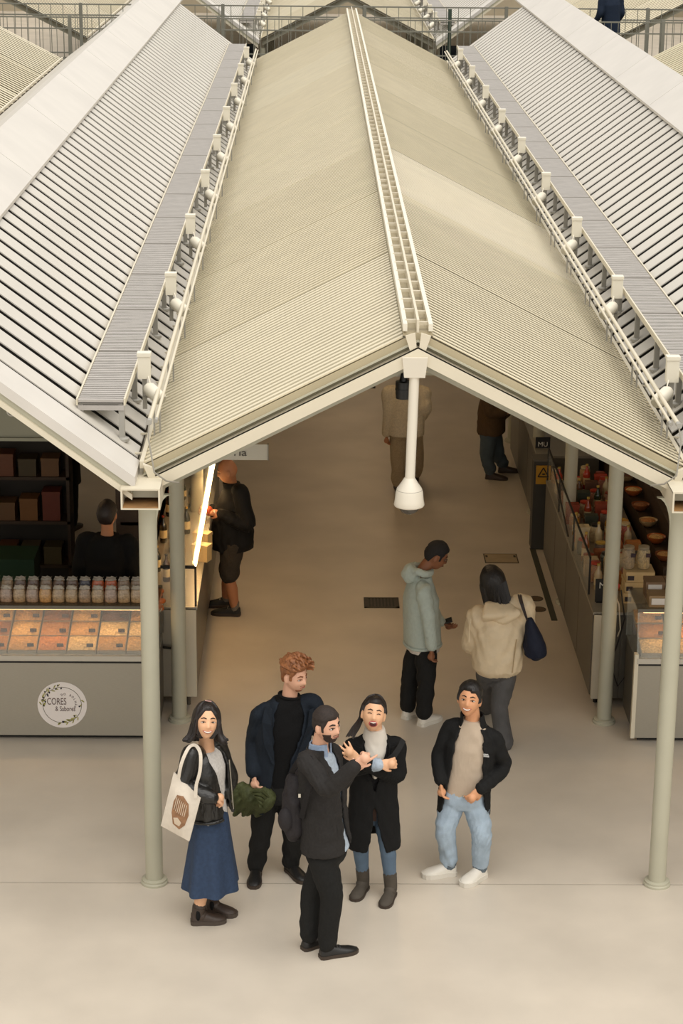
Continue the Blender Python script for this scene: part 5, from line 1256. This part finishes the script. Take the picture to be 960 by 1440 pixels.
# ---------- hooded man seen in profile, further back
def man_hoodie():
    h = Human('man in pale mint hooded sweatshirt and black trousers looking down', 16.78, (594, 905, .02), (590, 814, .02), (594, 803, .0), (613, 781, .02), 98, 108, 92, sw=.175, hipw=.08)
    h.leg('l', (577, 950, .0), (567, 1012), (588, 1002), .27).leg('r', (599, 957, -.02), (589, 1022), (617, 1011), .27)
    h.arm('r', (602, 868, -.20), (607, 910, -.20)).arm('l', (612, 868, .16), (620, 874, .16))
    h.set_head(22, 0); h.body(); h.add_head()
    h.hand('r', (-.05, -.05, -1), (.9, 0, 0), (25, 40, 30)); h.hand('l', (.7, .2, -.5), (0, 0, 1), (20, 30, 20))
    h.finish_body(SK_D)
    h.face('closed', '15100d', '7a4a40', 'slit')
    h.hair_cap(short_hair(.056, -.005), lambda d, e: .012+.006*(e > 25), mat('hair_cropped_black', '151110', .7, noise=(90, .3), bump=(200, .5)), .0015, 140)
    g = MB(); f = lambda x, z, o: h.hp((x, h.fy(x, z)+o, z))
    for e in (-1, 1):
        g.tube([f(e*.033+.022*math.cos(q), .0+.016*math.sin(q), .008) for q in np.linspace(0, 2*math.pi, 13)], .0018, 5); g.tube([f(e*.055, .003, .008), h.hp((e*.08, -.01, .004))], .0018, 5)
    g.tube([f(-.011, .002, .01), f(.011, .002, .01)], .0018, 5); h.add('glasses', g, mat('thin_metal', '5a5550', .3, metal=.6))
    M_H = fabric('mint_fleece', 'b3bdb4', .9, (30, .06))
    tt = MB(); h.solid(tt, [(-.10, .162, .135), (.05, .16, .13), (.2, .15, .12), (.5, .14, .11)]); h.cloth('undershirt', tt, fabric('white_jersey', 'cfc8be'))
    j = MB(); h.solid(j, [(-.0, .165, .14), (.06, .176, .15), (.35, .178, .15), (.7, .18, .145), (.92, .15, .11), (1.04, .09, .085)]); h.sleeves(j, (.07, .066, .058, .048)); h.cloth('sweatshirt', j, M_H, wr=(.008, 26, 1.2))
    hd = MB(); F, L = h.fl(h.yc); nk = h.neck
    for i in range(9):
        a = math.radians(-20+i*27.5); 
    pts = [nk+F*(.085*math.cos(q)-.02)+L*.095*math.sin(q)+V(0, 0, .012-.02*math.cos(q)) for q in np.linspace(0, 2*math.pi, 17)]
    hd.tube(pts, .032, 10); hd.ell(nk-F*.095+V(0, 0, -.03), (.085, .085, .075)); hd.ell(nk-F*.11+V(0, 0, .02), (.05, .06, .05)); h.cloth('hood', hd, M_H, .008, 2, .6, (.006, 40, 2))
    h.add('waistband', MB().tube([h.ring(.01, .172, .146)[i] for i in range(36)]+[h.ring(.01, .172, .146)[0]], .014, 8), M_H)
    t = MB(); h.trousers(t, .15, .125, (.098, .078, .07), end=.03); h.cloth('trousers', t, F_TRS, wr=(.006, 28, 1))
    for k in 'rl': o = h.shoe(k, WSHOE, F_SOLE, 1.1, 1.1, .032); h.lace(k, o, F_BLK2)
    # phone-sized dark thing in his far hand
    p = h.wri['l']+V(.06, .02, .0); q = thing('phone', 'dark phone held by the hooded man', 'phone', p); part('case', MB().obox(p, (.035, 0, .012), (0, .05, 0), (-.002, 0, .005)), M_BLACKP, q); part('screen', MB().obox(p+V(-.002, 0, .006), (.032, 0, .011), (0, .046, 0), (0, 0, .001)), mat('phone_screen', '2a2e33', .1), q)
man_hoodie()
# ---------- woman in cream puffer seen from behind
def woman_cream():
    h = Human('woman in cream puffer jacket and grey jeans seen from behind', 16.35, (698, 940, .02), (702, 858, .05), (694, 845, .06), (692, 818, .08), 205, 190, 215, sw=.185, hipw=.08)
    h.sh['l'] = h.J((672, 868, .0)); h.sh['r'] = h.J((735, 850, .02))
    h.leg('r', (702, 995, .0), (707, 1056), 172, .25).leg('l', (687, 990, .05), (683, 1004), 188, .25)
    h.arm('l', (664, 905, .12), (672, 893, .30)).arm('r', (738, 895, .12), (722, 890, .28))
    h.set_head(16, 6); h.body(fat=.95); h.add_head(); h.hand('l', (.3, .8, .3), (.6, 0, -.5), (30, 40, 30)); h.hand('r', (-.3, .8, .3), (-.6, 0, -.5), (30, 40, 30)); h.finish_body(SK_A2)
    h.face('closed', '15100d', '9a5a50', 'slit')
    h.hair_cap(lambda d: .075 if abs(d) < 25 else (.075-.1*(abs(d)-25)/40 if abs(d) < 65 else -.11), lambda d, e: .018+.012*(abs(d) > 70), H_BLK, .002, 90)
    lk = MB(); rnd = random.Random(9)
    for i in range(64):
        d = math.radians(62+(298-62)*i/63); a, b = math.sin(d), math.cos(d); ln = -.17-.03*rnd.random()
        h.lock(lk, [(.06*a, .07*b, .07), (.09*a, .105*b, -.01), (.092*a, .11*b, -.09), (.09*a+.01*rnd.uniform(-1, 1), .115*b, ln), (.095*a+.02*rnd.uniform(-1, 1), .12*b, ln-.03)], .018, .003)
    h.add('hair_locks', lk, H_BLK)
    M_P = mat('cream_nylon', 'd9c6a6', .55, noise=(14, .06), bump=(30, .35)); j = MB()
    h.solid(j, [(-.06, .165, .15), (.02, .205, .185), (.2, .215, .19), (.42, .205, .18), (.62, .215, .185), (.8, .21, .17), (.95, .175, .13), (1.05, .10, .09)], e=.9); h.sleeves(j, (.098, .095, .09, .06), cl=.07); h.cloth('puffer_jacket', j, M_P, .009, 4, .5, (.008, 24, 1))
    hd = MB(); F, L = h.fl(h.yc); nk = h.neck
    rings = []
    for u in np.linspace(0, 1, 9):
        c = nk-F*(.075+.075*math.sin(math.pi*u))+V(0, 0, .03-.17*u); w_ = .10+.09*math.sin(math.pi*(u*.75+.1)); rings.append([c+L*w_*math.cos(q)-F*(.03+.045*math.sin(math.pi*min(1, u+.1)))*math.sin(q) for q in np.linspace(0, 2*math.pi, 18, endpoint=False)])
    hd.loft(rings); limb(hd, [h.sh['l']+V(0, 0, .06)-F*.02, nk-F*.12-V(0, 0, .07)+L*.06, nk-F*.16-V(0, 0, .10), h.sh['r']*.5+nk*.5-F*.14-V(0, 0, .04)], [.035, .05, .055, .04]); h.cloth('hood', hd, M_P, .009, 3, .6, (.006, 30, 2.5))
    P = lambda px, py, dy: at(px, py, Y=h.gy+dy)
    h.add('drawstring', MB().tube([P(662, 870, -.10), P(660, 880, -.12), P(659, 903, -.12)], .006, 6), M_P)
    h.add('back_seam', MB().tube([h.ring(t, .217, .193, e=.9)[20] for t in (.04, .2, .4, .6)], .004, 5), mat('seam_tan', 'b39c78', .7))
    t = MB(); h.trousers(t, .165, .13, (.098, .074, .075), end=-.03, flare=.012); h.cloth('jeans', t, mat('grey_denim', '4e4d4d', .85, noise=(10, .2), bump=(160, .25)), wr=(.006, 30, 2))
    for k in 'rl': h.shoe(k, WSHOE, F_SOLE, 1., 1., .028)
    b = thing('shoulder_bag', 'navy hobo bag hanging at the cream-jacket woman\'s right side', 'bag', P(752, 925, -.05)); mb = MB(); rings = []
    for (py, x0, x1, dp) in ((868, 740, 748, .03), (880, 738, 755, .06), (895, 737, 763, .085), (910, 735, 769, .10), (920, 737, 768, .09), (926, 743, 762, .05)):
        a_ = P(x0, py, -.04); c_ = P(x1, py, -.04); m_ = (a_+c_)/2; hw = (c_[0]-a_[0])/2; rings.append([m_+V(hw*math.cos(q), dp*math.sin(q), 0) for q in np.linspace(0, 2*math.pi, 18, endpoint=False)])
    mb.loft(rings); me = voxel(mb, .009, 3, .6, (.007, 34, 1)); me.transform(Matrix.Translation(-b.location)); link('bag_body', me, fabric('navy_nylon', '161c2e', .6), b)
    for x in (0, 1):
        q, r_ = crom([P(741, 872, -.07), P(734+2*x, 854, -.13), P(729+3*x, 838, -.02), P(732+4*x, 840, .1), P(746, 868, .03)], [.01]*5, 4); part('strap', strap_mb(q, .008, V(-.1, -1, .3), .004), mat('dark_brown_strap', '2c2326', .6), b)
woman_cream()
# ---------- man in shorts at the left counter
def man_shorts():
    h = Human('bald man in black jacket and dark grey shorts at left side counter', 19.36, (327, 762, .02), (328, 690, .02), (325, 678, .0), (320, 662, -.02), -88, -90, -90, sw=.19, hipw=.08)
    h.leg('l', (322, 808, -.02), (338, 866), (302, 864), .29).leg('r', (321, 806, .02), (326, 853), (294, 853), .28)
    h.arm('l', (347, 738, -.2), (310, 722, -.22)).arm('r', (322, 735, .18), (297, 716, .12))
    h.sh['l'] = h.J((338, 692, -.16))
    h.set_head(12, 0); h.body(fat=1.25, bare=(.03, .056, .04)); h.add_head(); h.hand('l', (-.95, -.05, .1), (0, .9, -.2), (35, 45, 30)); h.hand('r', (-.95, -.1, .1), (0, -.8, -.3), (35, 45, 30)); h.finish_body(SK_T)
    h.face('closed', '8a7464', '8a5548', 'slit')
    j = MB(); h.solid(j, [(-.12, .175, .195), (.05, .185, .205), (.35, .185, .20), (.65, .19, .185), (.88, .17, .13), (1.03, .10, .09), (1.1, .085, .085)]); h.sleeves(j, (.085, .08, .072, .052)); h.cloth('jacket', j, fabric('black_shell', '131314', .7), wr=(.008, 28, 1))
    F, L = h.fl(h.yc); c0 = h.ring(.62, .196, .19)[9]; h.add('chest_mark', MB().obox(c0+L*.006, F*.012+V(0, 0, .006), L*.002, V(0, 0, .007)), M_CABLE, False)
    t = MB(); h.solid(t, [(.12, .16, .16), (0, .17, .17), (-.1, .165, .16)])
    for k in 'lr': limb(t, [h.hip[k], h.knee[k]*.55+h.hip[k]*.45, h.knee[k]+V(0, 0, -.0)], [.115, .105, .095])
    h.cloth('shorts', t, fabric('dark_grey_twill', '3a352f'), wr=(.007, 28, 2))
    for k in 'lr':
        A = h.ank[k]; h.add('sock', limb(MB(), [A+V(0, 0, .05), A-V(0, 0, .02)], [.044, .042]), fabric('grey_sock', '77716a')); o = h.shoe(k, mat('black_runner', '22211f', .6), F_SOLB, 1.1, 1.15, .03); h.lace(k, o, M_CABLE)
    p = h.wri['l']+V(-.12, 0, .03); q = thing('snack_pack', 'red orange snack pack in the hands of the man in shorts', 'pack', p); mb = MB(); mb.ell(p, (.05, .035, .045)); part('wrapper', mb, mat('red_orange_wrap', 'b4502a', .35, bump=(60, .6)), q, True); part('torn_corner', MB().obox(p+V(.05, -.02, -.01), (.02, 0, .004), (0, .004, 0), (0, 0, .012)), M_WBOX, q)
man_shorts()
# ---------- two passers-by at the back, heads behind the gable
def walker_back():
    h = Human('person in beige top and loose brown trousers walking away behind the camera pole', 23.3, (571, 607, .02), (571, 546, .02), (571, 538, .02), (571, 522, .02), 180, sw=.20, hipw=.085)
    h.leg('r', (585, 650, .05), (584, 678), 180, .26).leg('l', (560, 650, -.02), (560, 692), 180, .26)
    h.arm('l', (547, 582, -.02), (543, 610, .02)).arm('r', (598, 575, -.03), (590, 590, .2))
    h.set_head(0, 0); h.body(fat=1.1); h.add_head(); h.hand('l', (.05, .1, -1), (.8, 0, 0), (30, 40, 30)); h.hand('r', (-.4, .7, .2), (-.5, 0, -.5), (30, 40, 30)); h.finish_body(SK_T, .0075, .5)
    h.face('closed', '3a2a20', '8a5548', 'slit'); h.hair_cap(short_hair(.06, .0, -.08), lambda d, e: .016, mat('grey_hair', '7a7068', .6), .002, 80)
    j = MB(); h.solid(j, [(-.06, .205, .165), (.2, .21, .165), (.6, .205, .155), (.9, .175, .12), (1.03, .10, .09)]); h.sleeves(j, (.085, .08, .07, .055)); h.cloth('top', j, fabric('beige_knit', 'd8cbb0', .9), .011, 3, .5, wr=(.006, 24, 1))
    t = MB(); h.trousers(t, .175, .135, (.105, .09, .08), end=.03); h.cloth('trousers', t, fabric('taupe_linen', 'b3a184', .9), .011, 3, .5, wr=(.008, 22, 2))
    for k in 'lr': h.shoe(k, mat('brown_shoe', '3a2c22', .5), F_SOLB)
walker_back()
def man_jeans():
    h = Human('person in brown jacket and blue jeans standing at back right', 24.0, (690, 606, .02), (692, 553, .0), (693, 545, .0), (695, 530, .0), 70, sw=.19, hipw=.085)
    h.leg('l', (700, 640, .0), (700, 664), (712, 664), .26).leg('r', (684, 642, -.02), (682, 673), (697, 674), .27)
    h.arm('r', (690, 580, -.2), (708, 580, -.2)).arm('l', (706, 582, .1), (715, 578, .05))
    h.set_head(15, 0); h.body(); h.add_head(); h.hand('r', (.8, 0, .3), (0, .8, .3), (30, 40, 30)); h.hand('l', (.8, 0, .3), (0, -.8, .3), (30, 40, 30)); h.finish_body(SK_T, .0075, .5)
    h.face('closed', '2a1d15', '8a5548', 'slit'); h.hair_cap(short_hair(.06, .0), lambda d, e: .014, H_BRN, .002, 80)
    j = MB(); h.solid(j, [(-.04, .19, .16), (.3, .19, .16), (.7, .19, .15), (.92, .165, .12), (1.03, .10, .09)]); h.sleeves(j, (.08, .075, .065, .052)); h.cloth('jacket', j, fabric('brown_suede', '5a4630', .9), .011, 3, .5, wr=(.007, 24, 1))
    t = MB(); h.trousers(t, .16, .13, (.098, .08, .072), end=.03); h.cloth('jeans', t, mat('washed_denim', '4d5a62', .85, noise=(9, .14)), .011, 3, .5, wr=(.007, 24, 2))
    for k in 'lr': h.shoe(k, mat('brown_shoe', '3a2c22', .5), F_SOLB)
man_jeans()
# ---------- figures in the dark left stall and on the bridge
def dark_figure(label, gy, px, foot, pel_y, ch_y, hd_y, yaw, coat, sw=.2, long=-.5, base=0., skin=SK_T):
    sx = px; h = Human(label, gy, (sx, pel_y, 0), (sx, ch_y, 0), (sx, ch_y-9, 0), (sx, hd_y, 0), yaw, sw=sw)
    f0 = foot; F, L = h.fl(h.yc)
    for k, sg in (('l', 1), ('r', -1)):
        hl = V(h.pel[0], gy, base)+L*sg*.1-F*.06; h.foot[k] = (hl, F, .27); h.ank[k] = hl+F*.055+V(0, 0, .085); h.knee[k] = (h.hip[k]+h.ank[k])/2+F*.03
        h.elb[k] = h.sh[k]+L*sg*.05+V(0, 0, -.28)-F*.02; h.wri[k] = h.elb[k]+V(0, 0, -.16)+F*.18
    h.set_head(8, 0); h.body(); h.add_head()
    for k in 'lr': h.hand(k, F*.8-V(0, 0, .5), L*(-.8 if k == 'l' else .8), (25, 35, 25))
    h.finish_body(skin, .0075, .5); h.face('closed', '2a1d15', '8a5548', 'slit'); h.hair_cap(short_hair(.06, .0, -.08), lambda d, e: .016, H_BRN, .002, 80)
    j = MB(); h.solid(j, [(long, .2, .17), (0, .19, .155), (.35, .185, .15), (.7, .195, .155), (.92, .17, .12), (1.03, .10, .09)]); h.sleeves(j, (.08, .075, .065, .052)); h.cloth('coat', j, coat, .012, 3, .5, wr=(.007, 24, 1))
    t = MB(); h.trousers(t, .155, .125, (.095, .078, .066), end=.02); h.cloth('trousers', t, F_TRS, .012, 3, .5, wr=(.006, 24, 2))
    for k in 'lr': h.shoe(k, mat('black_runner', '22211f', .6), F_SOLB)
def px_at(X, Y, Z):
    d = V(X, Y, Z)-CO; z = d@CC; return 480+FPX*(d@CA)/z, 720-FPX*(d@CB)/z
def dark(label, X, Y, yaw, coat, long, base=0., k=1.):
    q = lambda z: px_at(X, Y, base+z*k)
    dark_figure(label, Y, q(.9)[0], None, q(.9)[1], q(1.40)[1], q(1.60)[1], yaw, coat, long=long, base=base)
dark('stall keeper in black coat behind the left nut counter', at(148, 720, Y=17.5)[0], 17.5, 170, fabric('stall_black', '100f0e'), -.35)
dark('person in dark long coat far inside left stall', at(90, 745, Z=0)[0], at(90, 745, Z=0)[1], 160, fabric('stall_black2', '141210'), -.7)
dark('person in navy coat standing on the footbridge at top right', 6.06, 44.2, 200, fabric('bridge_navy', '1c2738'), -.9, base=2.8)
